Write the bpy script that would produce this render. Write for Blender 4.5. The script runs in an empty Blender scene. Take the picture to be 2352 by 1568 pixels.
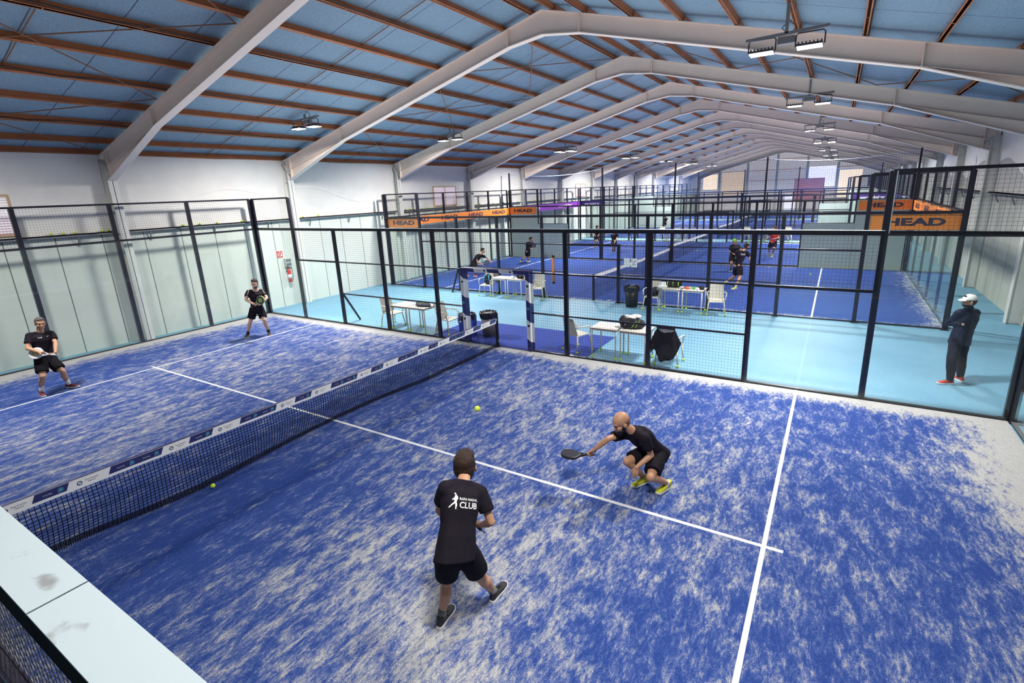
import bpy, bmesh, math, random
from mathutils import Vector, Matrix, noise
random.seed(7)
SC = bpy.context.scene
COL = SC.collection
V = Vector
# ------------------------------------------------------------------ materials
MATS = {}
def _mat(name):
    m = bpy.data.materials.new(name); m.use_nodes = True
    nt = m.node_tree; nt.nodes.clear()
    return m, nt
def N(nt, t, **kw):
    n = nt.nodes.new(t)
    for k, v in kw.items():
        if k in n.inputs: n.inputs[k].default_value = v
        else: setattr(n, k, v)
    return n
def L(nt, a, b): nt.links.new(a, b)
def pbr(name, col, rough=0.6, metal=0.0, var=0.0, vscale=8.0, bump=0.0, bscale=60.0, emit=None, es=0.0, spec=0.5, stretch=None):
    """principled material with a little procedural variation of colour and relief"""
    if name in MATS: return MATS[name]
    m, nt = _mat(name)
    out = N(nt, 'ShaderNodeOutputMaterial'); p = N(nt, 'ShaderNodeBsdfPrincipled')
    p.inputs['Roughness'].default_value = rough; p.inputs['Metallic'].default_value = metal
    p.inputs['Specular IOR Level'].default_value = spec
    L(nt, p.outputs[0], out.inputs[0])
    c = (col[0], col[1], col[2], 1)
    tc = N(nt, 'ShaderNodeTexCoord'); mp = N(nt, 'ShaderNodeMapping'); L(nt, tc.outputs['Object'], mp.inputs[0])
    if stretch: mp.inputs['Scale'].default_value = stretch
    nz = N(nt, 'ShaderNodeTexNoise', Scale=vscale, Detail=4.0); L(nt, mp.outputs[0], nz.inputs['Vector'])
    mx = N(nt, 'ShaderNodeMix', data_type='RGBA')
    v = max(var, 0.03)
    mx.inputs['A'].default_value = tuple(x*(1-v) for x in c[:3])+(1,)
    mx.inputs['B'].default_value = tuple(min(1, x*(1+v)) for x in c[:3])+(1,)
    L(nt, nz.outputs['Fac'], mx.inputs['Factor']); L(nt, mx.outputs['Result'], p.inputs['Base Color'])
    if bump > 0:
        b2 = N(nt, 'ShaderNodeTexNoise', Scale=bscale, Detail=3.0); L(nt, mp.outputs[0], b2.inputs['Vector'])
        bp = N(nt, 'ShaderNodeBump', Strength=bump, Distance=0.01); L(nt, b2.outputs['Fac'], bp.inputs['Height']); L(nt, bp.outputs[0], p.inputs['Normal'])
    if emit:
        p.inputs['Emission Color'].default_value = (*emit, 1); p.inputs['Emission Strength'].default_value = es
    MATS[name] = m
    return m
# ------------------------------------------------------------------ mesh builder
class MB:
    def __init__(s): s.v = []; s.f = []
    def add(s, vs, fs):
        o = len(s.v); s.v += [tuple(x) for x in vs]; s.f += [tuple(i+o for i in f) for f in fs]; return s
    def box(s, x0, x1, y0, y1, z0, z1):
        return s.add([(x0,y0,z0),(x1,y0,z0),(x1,y1,z0),(x0,y1,z0),(x0,y0,z1),(x1,y0,z1),(x1,y1,z1),(x0,y1,z1)],
                     [(0,3,2,1),(4,5,6,7),(0,1,5,4),(1,2,6,5),(2,3,7,6),(3,0,4,7)])
    def bar(s, p, q, w, h=None, up=(0,0,1)):
        p = V(p); q = V(q); d = (q-p).normalized(); h = h or w; up = V(up)
        if abs(d.dot(up)) > .98: up = V((0,1,0))
        a = d.cross(up).normalized(); b = a.cross(d).normalized()
        c = []
        for e in (p, q):
            for i, j in ((-1,-1),(1,-1),(1,1),(-1,1)): c.append(e + a*i*w/2 + b*j*h/2)
        return s.add(c, [(0,1,2,3),(7,6,5,4),(0,4,5,1),(1,5,6,2),(2,6,7,3),(3,7,4,0)])
    def tube(s, pts, r, n=8, cap=True):
        pts = [V(p) for p in pts]; rs = r if isinstance(r, (list, tuple)) else [r]*len(pts)
        vs = []; fs = []; ref = V((0,0,1)); k = len(pts)
        for i, p in enumerate(pts):
            d = (pts[min(i+1,k-1)]-pts[max(i-1,0)]).normalized()
            if abs(d.dot(ref)) > .95: ref = V((1,0,0)) if abs(d.x) < .9 else V((0,1,0))
            a = d.cross(ref).normalized(); b = a.cross(d).normalized(); ref = b
            for j in range(n):
                t = 2*math.pi*j/n; vs.append(p + (a*math.cos(t)+b*math.sin(t))*rs[i])
        for i in range(k-1):
            for j in range(n):
                fs.append((i*n+j, i*n+(j+1)%n, (i+1)*n+(j+1)%n, (i+1)*n+j))
        if cap: fs += [tuple(range(n))[::-1], tuple((k-1)*n+j for j in range(n))]
        return s.add(vs, fs)
    def lathe(s, prof, n=16, c=(0,0,0), sx=1, sy=1):
        vs = []; fs = []; k = len(prof)
        for r, z in prof:
            for j in range(n):
                t = 2*math.pi*j/n; vs.append((c[0]+r*math.cos(t)*sx, c[1]+r*math.sin(t)*sy, c[2]+z))
        for i in range(k-1):
            for j in range(n): fs.append((i*n+j, i*n+(j+1)%n, (i+1)*n+(j+1)%n, (i+1)*n+j))
        fs += [tuple(range(n))[::-1], tuple((k-1)*n+j for j in range(n))]
        return s.add(vs, fs)
    def ball(s, c, r, n=12, m=8, M=None):
        c = V(c); rr = r if isinstance(r, (tuple, list)) else (r, r, r); vs = []; fs = []
        for i in range(1, m):
            ph = math.pi*i/m
            for j in range(n):
                t = 2*math.pi*j/n
                p = V((rr[0]*math.sin(ph)*math.cos(t), rr[1]*math.sin(ph)*math.sin(t), rr[2]*math.cos(ph)))
                vs.append(c + (M @ p if M else p))
        for q in (V((0,0,rr[2])), V((0,0,-rr[2]))): vs.append(c + (M @ q if M else q))
        T = len(vs)-2; B = T+1
        for i in range(m-2):
            for j in range(n): fs.append((i*n+j, (i+1)*n+j, (i+1)*n+(j+1)%n, i*n+(j+1)%n))
        for j in range(n):
            fs.append((T, j, (j+1)%n)); fs.append((B, (m-2)*n+(j+1)%n, (m-2)*n+j))
        return s.add(vs, fs)
    def quad(s, a, b, c, d): return s.add([a,b,c,d], [(0,1,2,3)])
    def mesh(s, name, mat, smooth=False):
        me = bpy.data.meshes.new(name); me.from_pydata(s.v, [], s.f); me.update()
        if mat: me.materials.append(mat)
        if smooth: me.polygons.foreach_set('use_smooth', [True]*len(me.polygons))
        return me
    def build(s, name, mat, parent=None, smooth=False, bevel=0, loc=None):
        return link(name, s.mesh(name, mat, smooth), parent, bevel, loc)
def link(name, me, parent=None, bevel=0, loc=None, rot=None):
    o = bpy.data.objects.new(name, me); COL.objects.link(o)
    if parent: o.parent = parent
    if loc: o.location = loc
    if rot: o.rotation_euler = rot
    if bevel:
        b = o.modifiers.new('b', 'BEVEL'); b.width = bevel; b.segments = 2; b.limit_method = 'ANGLE'
    return o
def tag(o, label=None, cat=None, group=None, kind=None):
    if label: o['label'] = label
    if cat: o['category'] = cat
    if group: o['group'] = group
    if kind: o['kind'] = kind
    return o
def empty(name, loc=(0,0,0), rz=0, label=None, cat=None, group=None):
    o = bpy.data.objects.new(name, None); COL.objects.link(o); o.location = loc; o.rotation_euler = (0,0,rz)
    o.empty_display_size = .2
    return tag(o, label, cat, group)
def copy_tree(o, parent=None):
    c = o.copy(); COL.objects.link(c)
    if parent: c.parent = parent
    for ch in o.children:
        copy_tree(ch, c)
    return c
TMP = bpy.data.scenes.new('meshing')
def evaluate(o):
    """mesh of o with its modifiers, evaluated in an otherwise empty scratch scene"""
    TMP.collection.objects.link(o)
    with bpy.context.temp_override(scene=TMP, view_layer=TMP.view_layers[0]):
        dg = bpy.context.evaluated_depsgraph_get(); dg.update()
        me = bpy.data.meshes.new_from_object(o.evaluated_get(dg))
    bpy.data.objects.remove(o); return me
def text_mesh(txt, size, extrude=0.0, bold=0.0, sx=1.0, align='CENTER', space=1.0):
    cu = bpy.data.curves.new('lettering', 'FONT'); cu.body = txt; cu.size = size; cu.extrude = extrude; cu.offset = bold
    cu.align_x = align; cu.align_y = 'CENTER'; cu.space_character = space; cu.resolution_u = 3
    me = evaluate(bpy.data.objects.new('lettering', cu))
    for v in me.vertices: v.co.x *= sx
    return me
def frame_mat(origin, xdir, ydir):
    x = V(xdir).normalized(); y = V(ydir).normalized(); z = x.cross(y)
    m = Matrix((x, y, z)).transposed().to_4x4(); m.translation = V(origin); return m
def lettering(txt, size, mat, origin, xdir, ydir, parent, name='lettering', bold=0.0, sx=1.0, space=1.0):
    me = text_mesh(txt, size, 0.0, bold, sx, space=space)
    me.transform(frame_mat(origin, xdir, ydir)); me.materials.clear(); me.materials.append(mat)
    return link(name, me, parent)
# ------------------------------------------------------------------ camera
def make_camera():
    C = (7.26419, -0.32807, 3.90814); yaw, pit, rol = -0.54824, -0.26674, -0.03978; F = 1152.59243
    cy, sy = math.cos(yaw), math.sin(yaw)
    f = V((sy*math.cos(pit), cy*math.cos(pit), math.sin(pit))); r = V((cy, -sy, 0)); u = r.cross(f)
    r2 = math.cos(rol)*r + math.sin(rol)*u; u2 = -math.sin(rol)*r + math.cos(rol)*u
    m = Matrix((r2, u2, -f)).transposed().to_4x4(); m.translation = V(C)
    cam = bpy.data.cameras.new('camera'); o = bpy.data.objects.new('camera', cam); COL.objects.link(o)
    o.matrix_world = m; cam.sensor_width = 36; cam.sensor_fit = 'HORIZONTAL'; cam.lens = F/2352*36
    cam.shift_x = -37.48448/2352; cam.shift_y = -29.89124/2352; cam.clip_start = .02; cam.clip_end = 300
    SC.camera = o
make_camera()

# ------------------------------------------------------------------ hall
XL, XR, XA = -10.55, 11.75, 0.6
EAVE, SLP = 5.30, 0.256
YN, YF = -4.8, 78.5
def zroof(x): return EAVE + SLP*((x-XL) if x < XA else (XR-x))
def m_floor():
    m, nt = _mat('corridor_resin')
    out = N(nt, 'ShaderNodeOutputMaterial'); p = N(nt, 'ShaderNodeBsdfPrincipled', Roughness=0.55)
    L(nt, p.outputs[0], out.inputs[0])
    tc = N(nt, 'ShaderNodeTexCoord')
    n1 = N(nt, 'ShaderNodeTexNoise', Scale=110.0, Detail=3.0); L(nt, tc.outputs['Object'], n1.inputs['Vector'])
    n2 = N(nt, 'ShaderNodeTexNoise', Scale=0.5, Detail=3.0); L(nt, tc.outputs['Object'], n2.inputs['Vector'])
    a = N(nt, 'ShaderNodeMath', operation='ADD'); L(nt, n1.outputs['Fac'], a.inputs[0]); L(nt, n2.outputs['Fac'], a.inputs[1])
    cr = N(nt, 'ShaderNodeValToRGB'); h = N(nt, 'ShaderNodeMath', operation='MULTIPLY'); h.inputs[1].default_value = .5
    L(nt, a.outputs[0], h.inputs[0]); L(nt, h.outputs[0], cr.inputs[0])
    cr.color_ramp.elements[0].position = .3; cr.color_ramp.elements[0].color = (.10,.26,.39,1)
    cr.color_ramp.elements[1].position = .7; cr.color_ramp.elements[1].color = (.19,.39,.53,1)
    L(nt, cr.outputs[0], p.inputs['Base Color'])
    bp = N(nt, 'ShaderNodeBump', Strength=.15, Distance=.005); L(nt, n1.outputs['Fac'], bp.inputs['Height']); L(nt, bp.outputs[0], p.inputs['Normal'])
    return m
M_FLOOR = m_floor()
def m_ceiling():
    m, nt = _mat('insulation_foil')
    out = N(nt, 'ShaderNodeOutputMaterial'); p = N(nt, 'ShaderNodeBsdfPrincipled', Roughness=0.7)
    L(nt, p.outputs[0], out.inputs[0])
    tc = N(nt, 'ShaderNodeTexCoord'); sp = N(nt, 'ShaderNodeSeparateXYZ'); L(nt, tc.outputs['Object'], sp.inputs[0])
    # transverse seams every 1.39 m (quarter bays) : thin dark-ish lines with a slight wobble
    wn = N(nt, 'ShaderNodeTexNoise', Scale=0.6); L(nt, tc.outputs['Object'], wn.inputs['Vector'])
    ad = N(nt, 'ShaderNodeMath', operation='MULTIPLY_ADD'); ad.inputs[1].default_value = .10; L(nt, wn.outputs['Fac'], ad.inputs[0]); L(nt, sp.outputs['Y'], ad.inputs[2])
    dv = N(nt, 'ShaderNodeMath', operation='DIVIDE'); dv.inputs[1].default_value = 1.18; L(nt, ad.outputs[0], dv.inputs[0])
    fr = N(nt, 'ShaderNodeMath', operation='FRACT'); L(nt, dv.outputs[0], fr.inputs[0])
    lt = N(nt, 'ShaderNodeMath', operation='LESS_THAN'); lt.inputs[1].default_value = .016; L(nt, fr.outputs[0], lt.inputs[0])
    # embossed weave
    wv = N(nt, 'ShaderNodeTexVoronoi', Scale=26.0); L(nt, tc.outputs['Object'], wv.inputs['Vector'])
    n2 = N(nt, 'ShaderNodeTexNoise', Scale=.35, Detail=4.0); L(nt, tc.outputs['Object'], n2.inputs['Vector'])
    n3 = N(nt, 'ShaderNodeTexNoise', Scale=45.0, Detail=2.0); L(nt, tc.outputs['Object'], n3.inputs['Vector'])
    mx = N(nt, 'ShaderNodeMix', data_type='RGBA'); mx.inputs['A'].default_value = (.17,.29,.41,1); mx.inputs['B'].default_value = (.27,.40,.51,1)
    L(nt, n2.outputs['Fac'], mx.inputs['Factor'])
    m2 = N(nt, 'ShaderNodeMix', data_type='RGBA', blend_type='MULTIPLY'); m2.inputs['Factor'].default_value = .7
    cr = N(nt, 'ShaderNodeValToRGB'); cr.color_ramp.elements[0].position = .35; cr.color_ramp.elements[0].color = (.62,.62,.66,1); cr.color_ramp.elements[1].position = .65
    L(nt, n3.outputs['Fac'], cr.inputs[0]); L(nt, mx.outputs['Result'], m2.inputs['A']); L(nt, cr.outputs[0], m2.inputs['B'])
    m3 = N(nt, 'ShaderNodeMix', data_type='RGBA'); L(nt, lt.outputs[0], m3.inputs['Factor']); L(nt, m2.outputs['Result'], m3.inputs['A']); m3.inputs['B'].default_value = (.055,.06,.10,1)
    L(nt, m3.outputs['Result'], p.inputs['Base Color'])
    bp = N(nt, 'ShaderNodeBump', Strength=.35, Distance=.02); L(nt, wv.outputs['Distance'], bp.inputs['Height']); L(nt, bp.outputs[0], p.inputs['Normal'])
    return m
M_CEIL = m_ceiling()
def m_wall(name, base, fabric_z, period, joint=(.12,.13,.12), warm=(.62,.63,.60)):
    """lower precast panels with vertical joints, upper taut white sheeting"""
    m, nt = _mat(name)
    out = N(nt, 'ShaderNodeOutputMaterial'); p = N(nt, 'ShaderNodeBsdfPrincipled', Roughness=0.75)
    L(nt, p.outputs[0], out.inputs[0])
    tc = N(nt, 'ShaderNodeTexCoord'); sp = N(nt, 'ShaderNodeSeparateXYZ'); L(nt, tc.outputs['Object'], sp.inputs[0])
    dv = N(nt, 'ShaderNodeMath', operation='DIVIDE'); dv.inputs[1].default_value = period; L(nt, sp.outputs['Y'], dv.inputs[0])
    ad = N(nt, 'ShaderNodeMath', operation='ADD'); ad.inputs[1].default_value = .34; L(nt, dv.outputs[0], ad.inputs[0])
    fr = N(nt, 'ShaderNodeMath', operation='FRACT'); L(nt, ad.outputs[0], fr.inputs[0])
    lt = N(nt, 'ShaderNodeMath', operation='LESS_THAN'); lt.inputs[1].default_value = .022; L(nt, fr.outputs[0], lt.inputs[0])
    bl = N(nt, 'ShaderNodeMath', operation='LESS_THAN'); bl.inputs[1].default_value = fabric_z; L(nt, sp.outputs['Z'], bl.inputs[0])
    jm = N(nt, 'ShaderNodeMath', operation='MULTIPLY'); L(nt, lt.outputs[0], jm.inputs[0]); L(nt, bl.outputs[0], jm.inputs[1])
    n1 = N(nt, 'ShaderNodeTexNoise', Scale=1.3, Detail=5.0); L(nt, tc.outputs['Object'], n1.inputs['Vector'])
    a = N(nt, 'ShaderNodeMix', data_type='RGBA'); a.inputs['A'].default_value = (*[c*.86 for c in base], 1); a.inputs['B'].default_value = (*base, 1); L(nt, n1.outputs['Fac'], a.inputs['Factor'])
    b = N(nt, 'ShaderNodeMix', data_type='RGBA'); b.inputs['A'].default_value = (*[c*.84 for c in warm], 1); b.inputs['B'].default_value = (*warm, 1); L(nt, n1.outputs['Fac'], b.inputs['Factor'])
    c = N(nt, 'ShaderNodeMix', data_type='RGBA'); L(nt, bl.outputs[0], c.inputs['Factor']); L(nt, b.outputs['Result'], c.inputs['A']); L(nt, a.outputs['Result'], c.inputs['B'])
    d = N(nt, 'ShaderNodeMix', data_type='RGBA'); L(nt, jm.outputs[0], d.inputs['Factor']); L(nt, c.outputs['Result'], d.inputs['A']); d.inputs['B'].default_value = (*joint, 1)
    L(nt, d.outputs['Result'], p.inputs['Base Color'])
    mp = N(nt, 'ShaderNodeMapping'); mp.inputs['Scale'].default_value = (1, .9, 1.5); mp.inputs['Rotation'].default_value = (.6, 0, 0); L(nt, tc.outputs['Object'], mp.inputs[0])
    w = N(nt, 'ShaderNodeTexNoise', Scale=1.0, Detail=1.5, Distortion=.5); L(nt, mp.outputs[0], w.inputs['Vector'])
    up = N(nt, 'ShaderNodeMath', operation='SUBTRACT'); up.inputs[0].default_value = 1.0; L(nt, bl.outputs[0], up.inputs[1])
    hm = N(nt, 'ShaderNodeMath', operation='MULTIPLY'); L(nt, w.outputs['Fac'], hm.inputs[0]); L(nt, up.outputs[0], hm.inputs[1])
    bp = N(nt, 'ShaderNodeBump', Strength=.4, Distance=.2); L(nt, hm.outputs[0], bp.inputs['Height']); L(nt, bp.outputs[0], p.inputs['Normal'])
    return m
M_WALLL = m_wall('left_wall_panels', (.68,.72,.66), 3.22, 1.03, warm=(.86,.84,.80))
M_WALLR = m_wall('right_wall_panels', (.50,.51,.45), 3.30, 1.26, joint=(.16,.16,.15), warm=(.50,.50,.48))
M_STEELW = pbr('white_painted_steel', (.84,.72,.65), .5, var=.06, vscale=2)
M_COLW = pbr('white_column_paint', (.72,.72,.68), .5, var=.05, vscale=2)
M_PURLIN = pbr('rust_primer_steel', (.38,.125,.045), .55, var=.35, vscale=2.5, bump=.1)
M_ROD = pbr('bracing_rod_primer', (.22,.09,.04), .5, var=.2)
M_BLACK = pbr('black_powder_coat', (.012,.011,.022), .32, var=.1, bump=.03)
M_BLACKRUB = pbr('black_plastic', (.012,.012,.014), .45, var=.1)
M_WIRE = pbr('mesh_wire_black', (.05,.05,.065), .32, metal=.6)
M_GREY = pbr('galvanised_grey', (.22,.23,.25), .45, metal=.3, var=.15)
M_WHITE = pbr('white_plastic', (.80,.80,.76), .4, var=.03)
M_YEL = pbr('tennis_felt', (.62,.80,.07), .9, var=.08, vscale=40, bump=.3, bscale=200)

def structure(o): o['kind'] = 'structure'; return o
structure(MB().box(XL-.3, XR+.3, YN-.3, YF+.3, -.2, -.004).build('floor', M_FLOOR))
# ceiling, two slopes with thickness, one object
zc = lambda x: zroof(x)+.152
c = MB()
for xa, xb in ((XL-.3, XA), (XA, XR+.3)):
    c.add([(xa,YN-.3,zc(xa)),(xb,YN-.3,zc(xb)),(xb,YF+.3,zc(xb)),(xa,YF+.3,zc(xa)),(xa,YN-.3,zc(xa)+.12),(xb,YN-.3,zc(xb)+.12),(xb,YF+.3,zc(xb)+.12),(xa,YF+.3,zc(xa)+.12)],
          [(0,3,2,1),(4,5,6,7),(0,1,5,4),(1,2,6,5),(2,3,7,6),(3,0,4,7)])
structure(c.build('ceiling', M_CEIL))
structure(MB().box(XL-.3, XL, YN-.3, YF+.3, -.2, zc(XL)+.05).build('wall_left', M_WALLL))
structure(MB().box(XR, XR+.3, YN-.3, YF+.3, -.2, zc(XR)+.05).build('wall_right', M_WALLR))
def gable(y0, y1, name, mat):
    pts = [(XL,-.2),(XR,-.2),(XR,zc(XR)),(XA,zc(XA)),(XL,zc(XL))]
    vs = [(x,y0,z) for x,z in pts]+[(x,y1,z) for x,z in pts]
    fs = [(0,1,2,3,4),(9,8,7,6,5)]+[(i,i+5,(i+1)%5+5,(i+1)%5) for i in range(5)]
    return structure(MB().add(vs, fs).build(name, mat))
def m_far():
    m, nt = _mat('far_gable_cladding')
    out = N(nt, 'ShaderNodeOutputMaterial'); p = N(nt, 'ShaderNodeBsdfPrincipled', Roughness=0.6); L(nt, p.outputs[0], out.inputs[0])
    tc = N(nt, 'ShaderNodeTexCoord'); sp = N(nt, 'ShaderNodeSeparateXYZ'); L(nt, tc.outputs['Object'], sp.inputs[0])
    dv = N(nt, 'ShaderNodeMath', operation='DIVIDE'); dv.inputs[1].default_value = 1.35; L(nt, sp.outputs['Z'], dv.inputs[0])
    fr = N(nt, 'ShaderNodeMath', operation='FRACT'); L(nt, dv.outputs[0], fr.inputs[0])
    lt = N(nt, 'ShaderNodeMath', operation='LESS_THAN'); lt.inputs[1].default_value = .05; L(nt, fr.outputs[0], lt.inputs[0])
    wv = N(nt, 'ShaderNodeTexWave', Scale=1.6, bands_direction='X'); L(nt, tc.outputs['Object'], wv.inputs['Vector'])
    n1 = N(nt, 'ShaderNodeTexNoise', Scale=.25, Detail=2.0); L(nt, tc.outputs['Object'], n1.inputs['Vector'])
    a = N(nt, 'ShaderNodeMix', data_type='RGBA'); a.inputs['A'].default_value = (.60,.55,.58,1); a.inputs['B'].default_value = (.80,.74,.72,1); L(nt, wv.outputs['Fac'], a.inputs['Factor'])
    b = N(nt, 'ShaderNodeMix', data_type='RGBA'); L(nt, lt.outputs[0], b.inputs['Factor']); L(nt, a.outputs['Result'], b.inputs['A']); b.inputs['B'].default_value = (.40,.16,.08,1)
    L(nt, b.outputs['Result'], p.inputs['Base Color']); L(nt, b.outputs['Result'], p.inputs['Emission Color']); p.inputs['Emission Strength'].default_value = .34  # cladding given a glow of its own to brighten the dark gable
    bp = N(nt, 'ShaderNodeBump', Strength=.5, Distance=.03); L(nt, wv.outputs['Fac'], bp.inputs['Height']); L(nt, bp.outputs[0], p.inputs['Normal'])
    return m
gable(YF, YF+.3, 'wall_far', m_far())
gable(YN-.3, YN, 'wall_near', M_WALLR)
# portal frames : web + flanges following the roof line, haunches, columns
FY = [0.75+5.55*k for k in range(15)]
def frame_mesh():
    m = MB(); D = .42; fw = .2; tf = .018
    def inner(x):
        z = zroof(x)-D
        a = abs(x-XA)
        if a < 1.0: z -= .13*(1-a)              # apex haunch
        # knee haunch
        kx = 3.3
        dl = x-(XL+.15) if x < XA else (XR-.15)-x
        if dl < kx: z -= .34*(1-dl/kx)
        return z
    xs = [XL+.12, XL+1.0, XL+2.2, XL+3.45, -3, -.4, XA, 1.6, 5, XR-3.45, XR-2.2, XR-1.0, XR-.12]
    for a, b in zip(xs, xs[1:]):
        m.add([(a,0,zroof(a)),(b,0,zroof(b)),(b,0,inner(b)),(a,0,inner(a))]*1, [(0,1,2,3)])
        m.add([(a,.012,zroof(a)),(b,.012,zroof(b)),(b,.012,inner(b)),(a,.012,inner(a))], [(3,2,1,0)])
        for f in (lambda x: zroof(x)-tf, inner):
            m.add([(a,-fw/2,f(a)),(b,-fw/2,f(b)),(b,fw/2,f(b)),(a,fw/2,f(a)),(a,-fw/2,f(a)+tf),(b,-fw/2,f(b)+tf),(b,fw/2,f(b)+tf),(a,fw/2,f(a)+tf)],
                  [(0,3,2,1),(4,5,6,7),(0,1,5,4),(1,2,6,5),(2,3,7,6),(3,0,4,7)])
    # stiffeners
    for x in (XL+3.45, XR-3.45, XA-1, XA+1, XL+.5, XR-.5):
        m.box(x-.01, x+.01, -fw/2, fw/2, inner(x), zroof(x))
    # second flange of the haunch wedge
    for s in (0, 1):
        xa, xb = (XL+.4, XL+3.45) if s == 0 else (XR-.4, XR-3.45)
        za, zb = zroof(xa)-D+.02, zroof(xb)-D+.02
        m.bar((xa,0,za),(xb,0,zb), fw*.9, .012)
    return m
fme = frame_mesh().mesh('portal_rafter', M_STEELW)
def col_mesh():
    m = MB()
    for x0, s in ((XL+.005, 1), (XR-.005, -1)):
        w = .30
        xs = sorted((x0, x0+s*.018)); m.box(xs[0], xs[1], -.11, .11, 0, 5.15)
        xs = sorted((x0+s*w, x0+s*(w-.018))); m.box(xs[0], xs[1], -.11, .11, 0, 4.93)
        xs = sorted((x0, x0+s*w)); m.box(xs[0], xs[1], -.008, .008, 0, 5.1)
        m.bar((x0+s*.02,0,5.22),(x0+s*.42,0,4.85), .2, .016)
    return m
cme = col_mesh().mesh('portal_column', M_COLW)
k = 0
for i, y in enumerate(FY):
    k += 1
    r = empty('trim_%d' % k, (0, y, 0), 0); structure(r)
    link('rafter', fme, r); link('column', cme, r)
# purlins
pur = MB(); pur.box(-.022,.022, YN, YF, 0, .135); pur.box(-.042,.042, YN, YF, 0, .010)
for y in [YN+1.39*j for j in range(1, 59)]: pur.box(-.030,.030, y-.010, y+.010, -.005, .135)
pme = pur.mesh('purlin', M_PURLIN)
PX = [XA-.28, XA+.28] + [XA+s*1.13*j for j in range(1, 10) for s in (-1, 1)] + [XL+.14, XR-.14]
for x in PX:
    k += 1
    o = link('trim_%d' % k, pme, None, loc=(x, 0, zroof(x)+.01)); structure(o)
    o.rotation_euler = (0, math.atan(SLP)*(-1 if x < XA else 1), 0)
# wind bracing rods: crosses in some bays, sag rods mid-bay
def rods(y0, y1, side):
    m = MB(); xs = [XL+.3, XL+3.9, XL+7.5, XA-.3] if side < 0 else [XR-.3, XR-3.9, XR-7.5, XA+.3]
    for a, b in zip(xs, xs[1:]):
        for p, q in (((a,y0),(b,y1)), ((a,y1),(b,y0))):
            m.tube([(p[0],p[1],zroof(p[0])+.02),(q[0],q[1],zroof(q[0])+.02)], .013, 5)
    return m
for y0, y1 in ((.75+.1, 6.3-.1), (11.85+.1, 17.4-.1), (33.9,39.5), (56.1,61.7)):
    for s in (-1, 1):
        k += 1; structure(rods(y0, y1, s).build('trim_%d' % k, M_ROD))
def sag():
    m = MB()
    for s in (-1, 1):
        xs = [XL+.14 if s < 0 else XR-.14, XA+s*.3]
        m.tube([(xs[0],0,zroof(xs[0])+.10),(xs[1],0,zroof(xs[1])+.10)], .011, 5)
    return m.mesh('sag_rod', M_ROD)
sm = sag()
for i in range(14):
    k += 1; o = link('trim_%d' % k, sm, None, loc=(0, FY[i]+2.77, 0)); structure(o)
# black cables clipped along a few purlins
for px, ys in ((XA-1.13*6, .0), (XA-1.13*8, .02), (XA-1.13*4, .01), (XA-1.13*2, .0), (XA+1.13*6, .0)):
    m = MB(); pts = []
    for j in range(int((YF-YN)/.7)):
        y = YN+.7*j; pts.append((px+.06, y, zroof(px)+.05+.03*math.sin(j*2.3)))
    k += 1; structure(m.tube(pts, .010, 4, cap=False).build('trim_%d' % k, M_BLACKRUB))
# shelf rails along the walls
def shelf(x, s, y0, y1, z):
    m = MB(); xs = sorted((x, x+s*.13)); m.box(xs[0], xs[1], y0, y1, z-.035, z)
    xs = sorted((x+s*.12, x+s*.13)); m.box(xs[0], xs[1], y0, y1, z-.07, z)
    y = y0+.6
    while y < y1:
        m.bar((x+s*.12, y, z-.04), (x+s*.005, y, z-.34), .03, .03); y += 1.9
    return m
for i, y in enumerate(FY[:-1]):
    k += 1; structure(shelf(XL+.002, 1, y+.13, FY[i+1]-.13, 3.26).build('trim_%d' % k, M_GREY))
for i in (2, 3, 4, 5):
    k += 1; structure(shelf(XR-.002, -1, FY[i]+.13, FY[i+1]-.13, 3.30).build('trim_%d' % k, M_GREY))
# loose wall sheeting hanging in folds along the eaves
M_SHEET = pbr('white_sheeting', (.80,.78,.75), .8, var=.08, vscale=3)
def sheet_fold(x, s, y0, y1, seed):
    rnd = random.Random(seed); m = MB(); nu, nv = 40, 14; vs = []
    for j in range(nv+1):
        t = j/nv
        for i in range(nu+1):
            u = i/nu; y = y0+(y1-y0)*u
            top = 5.42; bot = 4.05+.3*math.sin(u*math.pi*2+seed)
            z = top+(bot-top)*t - .10*math.sin(math.pi*u)*(1-t)
            d = .035+.05*(.5+.5*noise.noise(V((u*6+seed, t*3-u*4, 0))))*(1-t*.9)+.03*math.sin(math.pi*u)*(1-t)
            vs.append((x+s*d*(.15+.85*(1-t)), y, z))
    fs = [(j*(nu+1)+i, j*(nu+1)+i+1, (j+1)*(nu+1)+i+1, (j+1)*(nu+1)+i) for j in range(nv) for i in range(nu)]
    return m.add(vs, fs)
for i, y in enumerate(FY[:-1]):
    for x, s in ((XL, 1), (XR, -1)):
        k += 1; structure(sheet_fold(x+s*.004, s, y+.12, FY[i+1]-.12, i*3+(s > 0)).build('trim_%d' % k, M_SHEET, smooth=True))
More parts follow.
